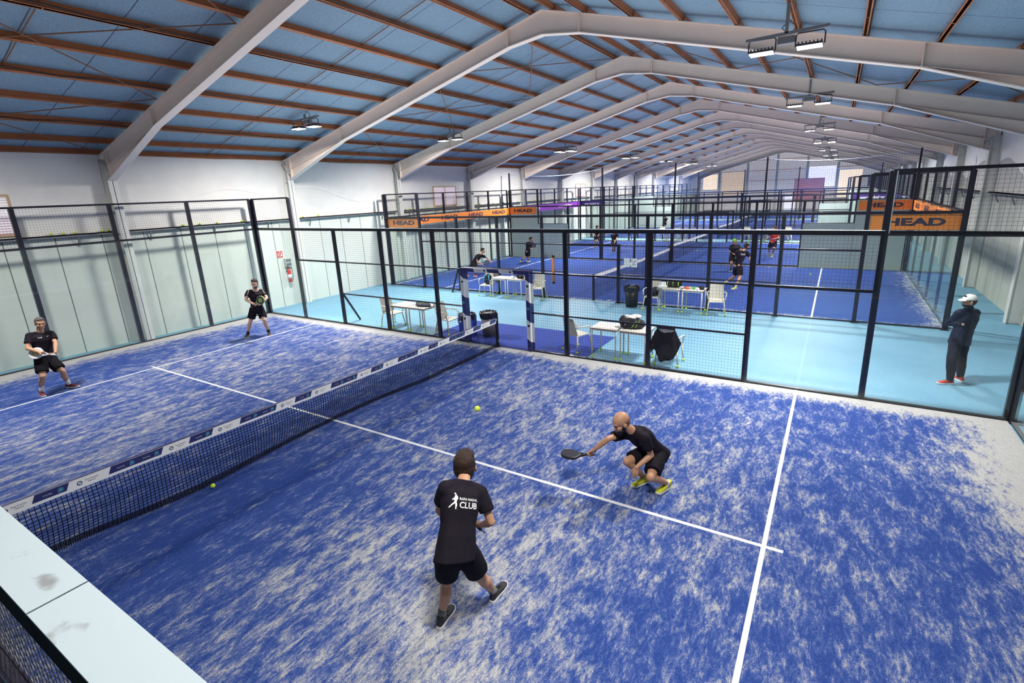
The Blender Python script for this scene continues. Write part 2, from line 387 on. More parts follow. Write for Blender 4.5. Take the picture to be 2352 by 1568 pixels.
# windows with louvre blinds
M_BLIND = pbr('lit_blind_slat', (.85,.80,.84), .6, emit=(.95,.86,.92), es=.35)
M_BLGAP = pbr('blind_gap', (.45,.33,.38), .7, emit=(.9,.6,.5), es=.05)
for n, (x, s, y0) in enumerate(((XL,1,2.35),(XL,1,20.05),(XL,1,36.8))):
    w = structure(empty('window_%d' % (n+1), (x, y0, 3.36)))
    f = MB(); W = 1.75; H = .92
    for a in ((0,.05,0,W,-.05,0),(0,.05,0,W,H,H+.05),(0,.05,-.05,0,-.05,H+.05),(0,.05,W,W+.05,-.05,H+.05),(0,.05,W/2-.012,W/2+.012,0,H)): f.box(*a)
    f.build('window_frame', pbr('window_wood', (.55,.36,.22), .6), w)
    MB().box(.004,.010,0,W,0,H).build('pane', M_BLGAP, w)
    b = MB()
    for j in range(15):
        z = .03+j*.0615; b.add([(.014,0,z),(.014,W,z),(.036,W,z+.042),(.036,0,z+.042)], [(0,1,2,3)])
    b.build('blind', M_BLIND, w)
# far gable: columns, translucent daylight sheets, pink panel, bright door
M_DAY = pbr('translucent_sheet', (.8,.7,.55), .6, emit=(1,.80,.58), es=1.0, var=.05)
M_DAYB = pbr('bright_translucent_sheet', (.9,.9,.9), .6, emit=(.85,.84,1), es=.9)
for n, x in enumerate((-7.6,-3.9,-.2,3.4,6.9)):
    k += 1; structure(MB().box(x-.13,x+.13,YF-.25,YF-.02,0,zroof(x)-.5).build('trim_%d' % k, M_COLW))
for n, (xa, xb, z0, z1) in enumerate(((-9.9,-7.9,3.1,5.2),(7.1,9.6,1.6,5.0),(3.6,6.7,3.0,5.6),(1.0,2.3,.02,2.2),(-7.3,-4.2,2.2,5.4))):
    w = structure(empty('window_%d' % (n+4), (xa, YF-.02, z0)))
    f = MB(); W, H = xb-xa, z1-z0
    for a in ((0,W,-.03,0,-.04,0),(0,W,-.03,0,H,H+.04),(-.04,0,-.03,0,-.04,H+.04),(W,W+.04,-.03,0,-.04,H+.04)): f.box(*a)
    f.build('window_frame', M_COLW, w); MB().box(0,W,-.015,-.005,0,H).build('pane', (M_DAY, M_DAY, M_DAYB, M_DAYB, pbr('dim_translucent_sheet', (.6,.5,.42), .6, emit=(1,.75,.5), es=.5))[n], w)
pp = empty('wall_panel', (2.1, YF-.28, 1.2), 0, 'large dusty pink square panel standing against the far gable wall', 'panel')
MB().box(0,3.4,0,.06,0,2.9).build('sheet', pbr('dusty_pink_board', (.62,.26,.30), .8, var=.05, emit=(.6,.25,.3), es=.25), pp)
f = MB(); [f.box(*a) for a in ((-.05,0,-.02,.08,-1.2,2.95),(3.4,3.45,-.02,.08,-1.2,2.95),(0,3.4,-.02,.08,2.9,2.95))]; f.build('support_frame', M_GREY, pp)

# daylight leaking in between the sheeting and the eaves
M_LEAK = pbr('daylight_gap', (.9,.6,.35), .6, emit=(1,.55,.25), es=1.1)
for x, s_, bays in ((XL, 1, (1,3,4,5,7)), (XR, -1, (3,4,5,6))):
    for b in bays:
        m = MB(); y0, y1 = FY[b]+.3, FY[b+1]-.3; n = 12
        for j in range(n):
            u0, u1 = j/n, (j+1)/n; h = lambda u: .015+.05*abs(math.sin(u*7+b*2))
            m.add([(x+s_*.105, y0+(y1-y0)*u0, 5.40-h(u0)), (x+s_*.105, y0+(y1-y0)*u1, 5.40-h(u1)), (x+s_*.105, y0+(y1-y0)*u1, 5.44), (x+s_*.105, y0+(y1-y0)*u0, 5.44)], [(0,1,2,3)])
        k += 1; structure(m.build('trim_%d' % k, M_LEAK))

# ------------------------------------------------------------------ courts
def m_turf(name, y0, sand, seed=0.0):
    m, nt = _mat(name)
    out = N(nt, 'ShaderNodeOutputMaterial'); p = N(nt, 'ShaderNodeBsdfPrincipled', Roughness=0.85); p.inputs['Specular IOR Level'].default_value = .15
    L(nt, p.outputs[0], out.inputs[0])
    tc = N(nt, 'ShaderNodeTexCoord'); O = tc.outputs['Object']
    sp = N(nt, 'ShaderNodeSeparateXYZ'); L(nt, O, sp.inputs[0])
    def math_(op, a, b=None, clamp=False):
        n = N(nt, 'ShaderNodeMath', operation=op); n.use_clamp = clamp
        for i, q in enumerate((a, b)):
            if q is None: continue
            if isinstance(q, (int, float)): n.inputs[i].default_value = q
            else: L(nt, q, n.inputs[i])
        return n.outputs[0]
    def nz(scale, detail, stretch=(1,1,1), rot=0, dist=0.0, rough=.55):
        mp = N(nt, 'ShaderNodeMapping'); mp.inputs['Scale'].default_value = stretch; mp.inputs['Rotation'].default_value = (0,0,rot); mp.inputs['Location'].default_value = (seed, seed*.7, 0)
        L(nt, O, mp.inputs[0]); n = N(nt, 'ShaderNodeTexNoise', Scale=scale, Detail=detail, Distortion=dist, Roughness=rough); L(nt, mp.outputs[0], n.inputs['Vector']); return n.outputs['Fac']
    big = nz(.30, 3, (1, 1.1, 1)); med = nz(3.4, 6, (2.0, .8, 1), .35, .5, .66); fine = nz(13, 5, (2.2, .8, 1), .35, .3, .75); grain = nz(140, 2)
    # heavier sand along the court edges and around the net-to-service strip
    ax = math_('ABSOLUTE', sp.outputs['X']); ay = math_('ABSOLUTE', math_('SUBTRACT', sp.outputs['Y'], y0+5))
    ex = math_('DIVIDE', math_('SUBTRACT', ax, 8.6), 1.4, True); ey = math_('DIVIDE', math_('SUBTRACT', ay, 4.35), .65, True)
    edge = math_('MAXIMUM', math_('POWER', ex, 1.6), math_('POWER', ey, 1.6))
    dx = math_('SUBTRACT', ax, 4.6); belt = math_('SUBTRACT', 1.0, math_('MULTIPLY', math_('MULTIPLY', dx, dx), .09), True)
    belt = math_('MAXIMUM', belt, 0.0)
    v = math_('ADD', math_('MULTIPLY', big, .55), math_('MULTIPLY', med, 1.05)); v = math_('ADD', v, math_('MULTIPLY', fine, .90))
    v = math_('ADD', v, math_('MULTIPLY', belt, .13)); v = math_('ADD', v, math_('MULTIPLY', edge, .60)); v = math_('ADD', v, math_('MULTIPLY', grain, .30))
    cr = N(nt, 'ShaderNodeValToRGB'); mr = N(nt, 'ShaderNodeMapRange'); mr.inputs['From Min'].default_value = 1.35-sand; mr.inputs['From Max'].default_value = 1.74-sand
    L(nt, v, mr.inputs['Value']); L(nt, mr.outputs[0], cr.inputs[0])
    e = cr.color_ramp.elements; e[0].position = 0; e[0].color = (.024,.062,.26,1); e[1].position = 1; e[1].color = (.47,.47,.45,1)
    q = cr.color_ramp.elements.new(.35); q.color = (.062,.108,.32,1); q = cr.color_ramp.elements.new(.7); q.color = (.25,.275,.38,1)
    g = N(nt, 'ShaderNodeMix', data_type='RGBA', blend_type='MULTIPLY'); g.inputs['Factor'].default_value = .75
    gr = N(nt, 'ShaderNodeValToRGB'); gr.color_ramp.elements[0].position = .33; gr.color_ramp.elements[0].color = (.45,.45,.55,1); gr.color_ramp.elements[1].position = .6; gr.color_ramp.elements[1].color = (1,1,1,1)
    L(nt, grain, gr.inputs[0]); L(nt, cr.outputs[0], g.inputs['A']); L(nt, gr.outputs[0], g.inputs['B'])
    L(nt, g.outputs['Result'], p.inputs['Base Color'])
    bp = N(nt, 'ShaderNodeBump', Strength=.35, Distance=.01); L(nt, grain, bp.inputs['Height']); L(nt, bp.outputs[0], p.inputs['Normal'])
    return m
M_LINE = pbr('white_line_paint', (.66,.67,.68), .8, var=.05, vscale=12)
def m_glass():
    m, nt = _mat('tempered_glass')
    out = N(nt, 'ShaderNodeOutputMaterial'); t = N(nt, 'ShaderNodeBsdfTransparent'); t.inputs[0].default_value = (.92,.955,.94,1)
    g = N(nt, 'ShaderNodeBsdfGlossy', Roughness=0.01); g.inputs[0].default_value = (.9,.97,.97,1)
    d = N(nt, 'ShaderNodeBsdfDiffuse'); d.inputs[0].default_value = (.60,.70,.66,1)
    fc = N(nt, 'ShaderNodeLayerWeight', Blend=.5); pw = N(nt, 'ShaderNodeMath', operation='POWER'); pw.inputs[1].default_value = 4.5; L(nt, fc.outputs['Facing'], pw.inputs[0])
    lw = N(nt, 'ShaderNodeMath', operation='MULTIPLY_ADD'); lw.inputs[1].default_value = .85; lw.inputs[2].default_value = .045; L(nt, pw.outputs[0], lw.inputs[0])
    mx0 = N(nt, 'ShaderNodeMixShader'); mx0.inputs[0].default_value = .02; L(nt, t.outputs[0], mx0.inputs[1]); L(nt, d.outputs[0], mx0.inputs[2])
    mx = N(nt, 'ShaderNodeMixShader'); L(nt, lw.outputs[0], mx.inputs[0]); L(nt, mx0.outputs[0], mx.inputs[1]); L(nt, g.outputs[0], mx.inputs[2])
    L(nt, mx.outputs[0], out.inputs[0]); return m
M_GLASS = m_glass()
M_CORD = pbr('black_net_cord', (.010,.010,.018), .8, spec=.1)
M_OPAQ = pbr('pale_green_render', (.40,.50,.46), .8, var=.06, bump=.1)
M_ORANGE = pbr('orange_banner_vinyl', (.90,.25,.035), .5, var=.03)
M_PRINT = pbr('black_print', (.03,.02,.06), .5)
M_NAVY = pbr('navy_vinyl', (.020,.025,.13), .45, var=.05)
M_WHV = pbr('white_vinyl', (.80,.80,.78), .45, var=.03)
M_TEAL = pbr('teal_print', (.08,.32,.42), .5)
M_GREYP = pbr('grey_print', (.30,.30,.36), .5)
M_PALE = pbr('pale_rail_gleam', (.62,.70,.74), .55, var=.12, vscale=5)  # pale colour standing in for the gleam on black rails
_meshc = {}
def wire_panel(w, h, sx=.062, sz=.064, r=.0013):
    key = (round(w,2), round(h,2), sx)
    if key in _meshc: return _meshc[key]
    m = MB(); n = max(2, round(w/sx)); k = max(2, round(h/sz))
    for i in range(n+1): x = w*i/n; m.box(x-r, x+r, -r, r, 0, h)
    for j in range(k+1): z = h*j/k; m.box(0, w, -r-.002, r-.002, z-r, z+r)
    _meshc[key] = m.mesh('wire_mesh', M_WIRE); return _meshc[key]
def boxmesh(name, dims, mat):
    key = (name, tuple(round(d,3) for d in dims), mat.name)
    if key not in _meshc: _meshc[key] = MB().box(*dims).mesh(name, mat)
    return _meshc[key]
def fence(name, origin, ang, posts, bays, rails, label, cat, out=1, group=None, wirescale=1.0):
    """origin + direction; posts [(s,h)], bays [(s0,s1,[(kind,z0,z1)])], rails [(s0,s1,z,thick)]; out = side the posts stand on"""
    t = empty(name, origin, ang, label, cat, group)
    for s, h in posts:
        link('post', boxmesh('post', (-.05,.05, 0 if out > 0 else -.07, .07 if out > 0 else 0, 0, h), M_BLACK), t, loc=(s, 0, 0))
        link('base_plate', boxmesh('base_plate', (-.09,.09, -.02 if out > 0 else -.15, .15 if out > 0 else .02, 0, .012), M_BLACK), t, loc=(s, 0, 0))
    for s0, s1, z, th in rails:
        link('rail', boxmesh('rail', (0, s1-s0, -.004 if out > 0 else -.05, .05 if out > 0 else .004, -th/2, th/2), M_BLACK), t, loc=(s0, 0, z))
    for s0, s1, parts in bays:
        for kind, z0, z1 in parts:
            w = s1-s0; h = z1-z0
            if kind == 'mesh':
                o = link('wire_mesh', wire_panel(w-.02, h, .062*wirescale, .064*wirescale), t, loc=(s0+.01, -.012*out, z0)); o['kind'] = 'stuff' if False else 'part'
                del o['kind']
            elif kind == 'glass':
                me = _meshc.get(('gl', round(w,2), round(h,2)))
                if not me:
                    me = MB().quad((0.004,0,0),(w-.004,0,0),(w-.004,0,h),(0.004,0,h)).mesh('glass_pane', M_GLASS); _meshc[('gl', round(w,2), round(h,2))] = me
                link('glass_pane', me, t, loc=(s0, -.012*out, z0))
            else:
                link('solid_panel', boxmesh('solid_panel', (.004, w-.004, -.012, .012, 0, h), M_OPAQ), t, loc=(s0, -.02*out, z0))
    return t
def side_fence(y, out, label, group=None, ws=1.0):
    P_ = [(-10,4),(-8,4),(-6,3),(-4,3),(-2,3),(-1,2),(1,2),(2,3),(4,3),(6,3),(8,4),(10,4)]
    B = [(-10,-8,[('glass',0,3),('mesh',3,4)]), (-8,-6,[('glass',0,2),('mesh',2,3)])]
    B += [(a,b,[('mesh',0,3)]) for a,b in ((-6,-4),(-4,-2))] + [(-2,-1,[('mesh',0,2)]),(-2,0,[('mesh',2,3)]),(0,2,[('mesh',2,3)]),(1,2,[('mesh',0,2)])]
    B += [(a,b,[('mesh',0,3)]) for a,b in ((2,4),(4,6))] + [(6,8,[('glass',0,2),('mesh',2,3)]), (8,10,[('glass',0,3),('mesh',3,4)])]
    R = [(-10,-8,4,.05),(8,10,4,.05),(-10,10,3,.08),(-8,-6,2,.05),(6,8,2,.05),(-6,6,2,.03),(-6,-1,1,.03),(1,6,1,.03),(-10,-1,.02,.035),(1,10,.02,.035)]
    t = fence('court_side_fence', (0, y, 0), 0, P_, B, R, label, 'fence', out, group, ws)
    for s in (-6, 6):   # diagonal stays
        if s < 0: MB().bar((s+.0, .05*out, 1.05), (s+.02, .62*out, .01), .05, .05).build('stay', M_BLACK, t)
    # stronger beam over the doorway
    link('door_beam', boxmesh('door_beam', (-1.05,1.05,-.03,.03,-.04,.04), M_BLACK), t, loc=(0, .02*out, 2.0))
    return t
def end_fence(x, y0, y1, out, label, group=None, ws=1.0):
    n = 5; d = (y1-y0)/n
    P_ = [(i*d, 4) for i in range(n+1)]
    B = [(i*d, (i+1)*d, [('glass',0,3),('mesh',3,4)]) for i in range(n)]
    R = [(0, y1-y0, 4, .05), (0, y1-y0, 3, .06), (0, y1-y0, .02, .035)]
    return fence('court_end_fence', (x, y0, 0), math.pi/2, P_, B, R, label, 'fence', out, group, ws)
def shared_fence(y, label, group=None, ws=1.0):
    P_ = [(-9.88,4),(-8,4),(-6,3),(-4,3),(-2,3),(0,3),(2,3),(4,3),(6,3),(8,4),(9.88,4)]
    B = [(-9.88,-8,[('solid',0,3),('mesh',3,4)]), (-8,-6,[('solid',0,2),('mesh',2,3)]), (6,8,[('solid',0,2),('mesh',2,3)]), (8,9.88,[('solid',0,3),('mesh',3,4)])]
    B += [(a,a+2,[('mesh',0,3)]) for a in (-6,-4,-2,0,2,4)]
    R = [(-9.88,-8,4,.05),(8,9.88,4,.05),(-9.88,9.88,3,.07),(-8,-6,2,.05),(6,8,2,.05),(-9.88,9.88,.03,.07),(-6,6,1.5,.03)]
    return fence('court_dividing_fence', (0, y, 0), 0, P_, B, R, label, 'fence', 1, group, ws)
# ---------------- net
def net_top(t, y0):   # t = distance from the near post
    return .90-.14*math.sin(math.pi*min(1, max(0, t-.2)/9.6)*.5) + (0 if t < 9 else 0)
def make_net(y0, L_, label, fancy=True, group=None):
    t = empty('court_net', (0, y0, .0105), 0, label, 'net', group)
    for s in (-.02, L_+.02):
        p = MB(); p.lathe([(.045,0),(.045,.86),(.04,.90),(.015,.93)], 12, (0, s, 0)); p.lathe([(.10,0),(.10,.012)], 14, (0, s, 0))
        q = p.build('net_post', M_BLACK, t)
        if fancy and s > 1:
            g = MB()
            for j in range(14): 
                a = j/13*5.2; g.add([(.047*math.cos(a+dx),s+.047*math.sin(a+dx),.12+.045*j+dz) for dx,dz in ((-.25,0),(.3,0),(.3,.06),(-.25,.06))], [(0,1,2,3)])
            g.build('post_wrap', M_WHV, q)
    n = 10 if not fancy else 60
    yy = [L_*i/n for i in range(n+1)]
    top = [net_top(y*10/L_, y0) for y in yy]
    th = .125
    band = MB()
    for i in range(n):
        a, b, za, zb = yy[i], yy[i+1], top[i], top[i+1]
        for x, flip in ((.012, 0), (-.012, 1)):
            band.add([(x,a,za),(x,b,zb),(x,b,zb-th),(x,a,za-th)], [(0,1,2,3) if flip else (3,2,1,0)])
        band.add([(-.012,a,za),(.012,a,za),(.012,b,zb),(-.012,b,zb)], [(0,1,2,3)])
    band.build('tape', M_WHV, t)
    MB().tube([(0, y, z+.004) for y, z in zip(yy, top)], .012, 6).build('cable_sleeve', M_NAVY, t)
    st = .046 if fancy else .09; r = .0031 if fancy else .003
    def off(y, v):      # the loose hem billows
        if not fancy: return 0
        K_ = ((0,-.20),(1.1,-.22),(2.6,-.02),(4.3,-.19),(5.9,-.16),(7.4,.03),(10,.05))
        for (a, p), (b, q) in zip(K_, K_[1:]):
            if y <= b: u = (y-a)/(b-a); u = u*u*(3-2*u); return (p+(q-p)*u)*max(0, .6-v)/.6
        return .05*max(0, .6-v)/.6
    def hem(y): return .02+.02*(.5+.5*math.sin(y*2.7)) if fancy else .02
    g = MB(); rows = int(.78/st)
    ny = int(L_/st)
    def P3(y, f):
        i = min(n-1, int(y/L_*n)); u = y/L_*n-i; zt = top[i]*(1-u)+top[i+1]*u-th; zb = hem(y)
        z = zb+(zt-zb)*f; return (off(y, f), y, z)
    for j in range(ny+1):
        y = L_*j/ny; pts = [P3(y, f) for f in ((0,.12,.25,.45,.7,1) if fancy else (0,1))]
        for a, b in zip(pts, pts[1:]): g.add([(a[0]-r,a[1]-r,a[2]),(a[0]+r,a[1]+r,a[2]),(b[0]+r,b[1]+r,b[2]),(b[0]-r,b[1]-r,b[2])], [(0,1,2,3)]); g.add([(a[0]-r,a[1]+r,a[2]),(a[0]+r,a[1]-r,a[2]),(b[0]+r,b[1]-r,b[2]),(b[0]-r,b[1]+r,b[2])], [(0,1,2,3)])
    ks = 48 if fancy else 8
    for k_ in range(rows+1):
        f = k_/rows
        for j in range(ks):
            a = P3(L_*j/ks, f); b = P3(L_*(j+1)/ks, f)
            g.add([(a[0]-r,a[1],a[2]-r),(a[0]+r,a[1],a[2]+r),(b[0]+r,b[1],b[2]+r),(b[0]-r,b[1],b[2]-r)], [(0,1,2,3)]); g.add([(a[0]+r,a[1],a[2]-r),(a[0]-r,a[1],a[2]+r),(b[0]-r,b[1],b[2]+r),(b[0]+r,b[1],b[2]-r)], [(0,1,2,3)])
    g.build('netting', M_CORD, t)
    if fancy:   # doubled hem: dense dark band of bunched cord at the bottom
        h = MB(); ks = 110
        for j in range(ks):
            for q in range(8):
                y = L_*j/ks; y2 = L_*(j+1)/ks; a = P3(y, .016*q); b = P3(y2, .016*q)
                dx = .012*(q%2) + .02
                h.add([(a[0]+dx,a[1],a[2]+.004),(a[0]+dx,a[1],a[2]+.015),(b[0]+dx,b[1],b[2]+.015),(b[0]+dx,b[1],b[2]+.004)], [(0,1,2,3)])
        for j in range(int(L_/.022)):
            y = j*.022; a = P3(y, 0); b = P3(y, .115); h.add([(a[0]+.02,y,.006),(a[0]+.02,y+.008,.006),(b[0]+.02,y+.008,b[2]),(b[0]+.02,y,b[2])], [(0,1,2,3)])
        h.build('bunched_hem', M_CORD, t)
    return t, top, th
def tape_prints(t, top, th, L_):
    """printed segments of the near net's tape"""
    n = len(top)-1
    def zt(y): i = min(n-1, int(y/L_*n)); u = y/L_*n-i; return top[i]*(1-u)+top[i+1]*u
    x = .0135; segs = []
    k_ = 0
    while k_ < 7:
        a = -.74+1.605*k_; segs += [(a, a+.34, 1), (a+.70, a+1.31, 2)]; k_ += 1
    for a, b, kind in segs:
        if b < .1 or a > L_-.05: continue
        a = max(a, .03); b = min(b, L_-.03)
        m = MB(); ns = 6; lo = .034
        for i in range(ns):
            ya, yb = a+(b-a)*i/ns, a+(b-a)*(i+1)/ns
            sa = .04 if i == 0 else 0; sb = .04 if i == ns-1 else 0
            m.add([(x,ya+sa,zt(ya)-.002),(x,yb,zt(yb)-.002),(x,yb-sb,zt(yb)-th+lo),(x,ya,zt(ya)-th+lo)], [(3,2,1,0)])
        m.build('navy_print', M_NAVY, t)
        c = (a+b)/2; cs = [c] if kind == 1 else [a+(b-a)*.27, a+(b-a)*.72]
        for cc in cs:
            z = zt(cc)-.052
            o = lettering('PADEL', .030, M_GREYP, (x+.002, cc-.03, z), (0,1,0), (0,0,1), t, bold=.0006)
            # teal balloon emblem
            e = MB(); cy, cz = cc+.085, z+.002
            ring = [(math.cos(q*math.pi/8), math.sin(q*math.pi/8)) for q in range(16)]
            for q in range(16):
                a1, b1 = ring[q], ring[(q+1)%16]
                e.add([(x+.002,cy+a1[0]*.026,cz+a1[1]*.026),(x+.002,cy+b1[0]*.026,cz+b1[1]*.026),(x+.002,cy+b1[0]*.021,cz+b1[1]*.021),(x+.002,cy+a1[0]*.021,cz+a1[1]*.021)], [(0,1,2,3)])
                e.add([(x+.002,cy,cz),(x+.002,cy+a1[0]*.015,cz+a1[1]*.015),(x+.002,cy+b1[0]*.015,cz+b1[1]*.015)], [(0,1,2)])
            e.add([(x+.002,cy-.024,cz-.012),(x+.002,cy-.012,cz-.024),(x+.002,cy-.026,cz-.036)], [(0,1,2)])
            e.build('teal_emblem', M_TEAL, t)
    # roundel + dealer name on the white parts
    for k_ in range(14):
        a = -.74+1.605*(k_//2) + (.34 if k_%2 == 0 else 1.31)
        if a < .1 or a > L_-.3: continue
        w = .36 if k_%2 == 0 else .29
        cy = a+.085; z = zt(cy)-.060; r = .026
        e = MB(); e.add([(x,cy+r*math.cos(q*math.pi/10),z+r*math.sin(q*math.pi/10)) for q in range(20)], [tuple(range(20))]); e.build('roundel', M_PRINT, t)
        e = MB(); e.add([(x+.001,cy+r*.66*math.cos(q*math.pi/10),z+r*.66*math.sin(q*math.pi/10)) for q in range(20)], [tuple(range(20))]); e.build('roundel_centre', M_WHV, t)
        e = MB()
        for q0 in (0, 10):
            e.add([(x+.002,cy,z)]+[(x+.002,cy+r*.62*math.cos((q0+q)*math.pi/10),z+r*.62*math.sin((q0+q)*math.pi/10)) for q in range(6)], [tuple(range(7))])
        e.build('roundel_quarters', pbr('roundel_blue', (.10,.35,.70), .4), t)
        if w > .3 or True:
            lettering('Proa Premium', .024, M_PRINT, (x+.001, a+.20, z+.012), (0,1,0), (0,0,1), t, sx=.92)
            lettering('Manacor', .024, M_PRINT, (x+.001, a+.20, z-.014), (0,1,0), (0,0,1), t, sx=.92)
# ---------------- turf + lines
def court_floor(i, y0, L_, sand, seed, label):
    t = MB().box(-10, 10, y0, y0+L_, 0, .010).build('artificial_turf', m_turf('court_turf_%d' % i, y0, sand, seed))
    tag(t, label, 'turf')
    z0, z1 = .0101, .0125
    for nm, b in (('service_line', (-6.98,-6.93,y0,y0+L_)), ('service_line', (6.93,6.98,y0,y0+L_)), ('centre_line', (-7.15,-.0,y0+L_/2-.025,y0+L_/2+.025)), ('centre_line', (.0,7.15,y0+L_/2-.025,y0+L_/2+.025))):
        MB().box(b[0], b[1], b[2], b[3], z0, z1-(.0008 if nm[0] == 'c' else 0)).build(nm, M_LINE, t)
    return t
C1, C2, C3, C4, C5, C6 = 0.0, 16.12, 26.30, 38.6, 48.75, 61.5
turf = [(C1,10,.02,3.1,'sand-streaked blue turf of the nearest court, four players on it'),
        (C2,10.08,-.35,9.7,'blue turf of the second court, just beyond the first pale blue walkway'),
        (C3,10.1,-.30,1.3,'blue turf of the third court, directly behind the second court'),
        (C4,10.06,-.25,5.1,'blue turf of the fourth court, beyond the farther pale blue walkway'),
        (C5,10.1,-.25,7.3,'blue turf of the fifth court, far down the hall'),
        (C6,10.1,-.25,2.3,'blue turf of the last court before the far gable wall')]
for i, (y, l, s, sd, lb) in enumerate(turf): court_floor(i+1, y, l, s, sd, lb)
# entrance mat
tag(MB().box(-2.4, 2.46, 10.02, 12.02, 0, .008).build('entrance_carpet', pbr('plain_blue_carpet', (.022,.050,.30), .9, var=.15, vscale=30, bump=.2)), 'plain dark blue carpet outside the gap in the nearest court fence', 'carpet')
# fences
side_fence(-.03, -1, 'black mesh side fence directly below the viewer, with a dusty top rail and a painted gleam')
side_fence(10.03, 1, 'black side fence of the nearest court with the open wrapped doorway')
end_fence(-10.03, 0, 10, 1, 'tall glass end fence of the nearest court, beside the pale left wall')
end_fence(10.03, 0, 10, -1, 'glass end fence at the right end of the nearest court')
side_fence(16.1, -1, 'black side fence of the second court, facing the first walkway')
end_fence(-10.03, 16.24, 26.16, 1, 'left end fence of the second court, carrying the long orange banner')
end_fence(10.03, 16.24, 26.16, -1, 'right end fence of the second court, near the standing man in the white cap')
shared_fence(26.26, 'fence between the second and third courts with pale green solid end panels')
end_fence(-10.03, 26.42, 36.3, 1, 'left end fence of the third court, carrying the purple banner', ws=1.3)
end_fence(10.03, 26.42, 36.3, -1, 'right end fence of the third court', ws=1.3)
side_fence(36.45, 1, 'far side fence of the third court, along the second walkway', ws=1.3)
side_fence(38.55, -1, 'side fence of the fourth court, across the second walkway', ws=1.5)
end_fence(-10.03, 38.72, 48.6, 1, 'left end fence of the fourth court', ws=1.5)
end_fence(10.03, 38.72, 48.6, -1, 'right end fence of the fourth court', ws=1.5)
shared_fence(48.73, 'fence between the fourth and fifth courts with solid end panels', ws=1.6)
end_fence(-10.03, 48.92, 58.8, 1, 'left end fence of the fifth court', ws=1.8)
end_fence(10.03, 48.92, 58.8, -1, 'right end fence of the fifth court', ws=1.8)
side_fence(58.95, 1, 'far side fence of the fifth court', ws=1.8)
side_fence(61.45, -1, 'near side fence of the last court before the gable', ws=2.0)
end_fence(-10.03, 61.62, 71.6, 1, 'left end fence of the last court', ws=2.0)
end_fence(10.03, 61.62, 71.6, -1, 'right end fence of the last court', ws=2.0)
# near fence rail top: dust and the black paint's gleam, coloured pale (seen from above by the viewer)
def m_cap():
    m, nt = _mat('dust_gleam_cap')
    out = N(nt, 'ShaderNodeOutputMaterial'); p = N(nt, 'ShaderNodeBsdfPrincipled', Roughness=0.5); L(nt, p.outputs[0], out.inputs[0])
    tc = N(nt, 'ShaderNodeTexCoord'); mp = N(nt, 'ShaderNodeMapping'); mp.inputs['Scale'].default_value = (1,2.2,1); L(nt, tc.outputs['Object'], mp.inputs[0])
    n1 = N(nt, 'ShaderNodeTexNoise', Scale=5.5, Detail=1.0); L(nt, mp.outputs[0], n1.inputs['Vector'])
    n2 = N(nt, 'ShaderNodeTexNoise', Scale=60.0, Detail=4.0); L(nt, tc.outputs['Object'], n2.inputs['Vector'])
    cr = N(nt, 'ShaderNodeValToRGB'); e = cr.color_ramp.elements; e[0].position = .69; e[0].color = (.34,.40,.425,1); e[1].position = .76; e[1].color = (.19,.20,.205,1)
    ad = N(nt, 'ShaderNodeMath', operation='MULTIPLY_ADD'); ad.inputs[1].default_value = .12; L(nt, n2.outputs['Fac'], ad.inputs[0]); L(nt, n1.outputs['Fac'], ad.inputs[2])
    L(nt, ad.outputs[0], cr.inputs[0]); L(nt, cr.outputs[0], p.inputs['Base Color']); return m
fn = [o for o in COL.objects if o.name == 'court_side_fence'][0]
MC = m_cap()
for a, b in ((-8, -2.003), (-1.997, 1.997), (2.003, 5.803), (5.809, 8)):
    MB().box(a, b, -.105, .005, -.045, .036).build('rail_beam', pbr('matt_black_paint', (.008,.008,.012), .9, spec=.08), fn).location = (0, .0, 3.0)
    MB().box(a, b, -.106, .006, .036, .042).build('rail_gleam', MC, fn).location = (0, .0, 3.0)
# bright gleam on the long walkway rail's top edge, painted as pale strips
ff = [o for o in COL.objects if o.name == 'court_side_fence.001'][0]
for a, b in ((-6, -2.003), (-1.997, 1.997), (2.003, 5.997), (6.003, 8)):
    MB().box(a, b, -.012, .052, .041, .047).build('rail_gleam', M_PALE, ff).location = (0, 0, 3.0)
MB().box(8.05, 8.062, -.012, .0, 3.0, 4.0).build('post_edge_trim', M_PALE, ff)
# nets
nt1, top1, th1 = make_net(.08, 9.90, 'near court net with a white and navy printed tape')
tape_prints(nt1, top1, th1, 9.90)
for y, l, lb, g in ((C2+.1,9.8,'net of the second court',0),(C3+.1,9.9,'net of the third court',0),(C4+.1,9.9,'net of the fourth court',0),(C5+.1,9.9,'net of the fifth court',0),(C6+.1,9.9,'net of the last court before the gable',0)):
    make_net(y, l, lb+' with a plain white tape', False)
# ---------------- banners
def banner(origin, xdir, length, words, label, mat, tmat, size=.25, n=1, h=.40, sx=1.95):
    b = empty('banner', origin, 0, label, 'banner')
    M = frame_mat((0,0,0), xdir, (0,0,1))
    me = MB().box(0, length, -h, 0, -.006, .0).mesh('vinyl_sheet', mat); me.transform(M); link('vinyl_sheet', me, b)
    for i in range(n):
        c = V(xdir)*(length*(i+.5)/n)
        nrm = V(xdir).normalized().cross(V((0,0,1)))
        if words: lettering(words, size, tmat, tuple(c + V((0,0,-h/2)) + nrm*.003), xdir, (0,0,1), b, bold=.012, sx=sx)
    return b
banner((-9.93,16.145,2.97), (1,0,0), 1.88, 'HEAD', 'orange HEAD banner on the near left corner of the second court', M_ORANGE, M_PRINT)
banner((-9.98,17.1,2.95), (0,1,0), 9.1, 'HEAD', 'long orange banner of four HEAD logos along the second court', M_ORANGE, M_PRINT, .26, 4, .38, 1.95)
banner((-9.93,26.225,2.98), (1,0,0), 1.86, 'HEAD', 'orange HEAD banner on the far left corner of the second court', M_ORANGE, M_PRINT)
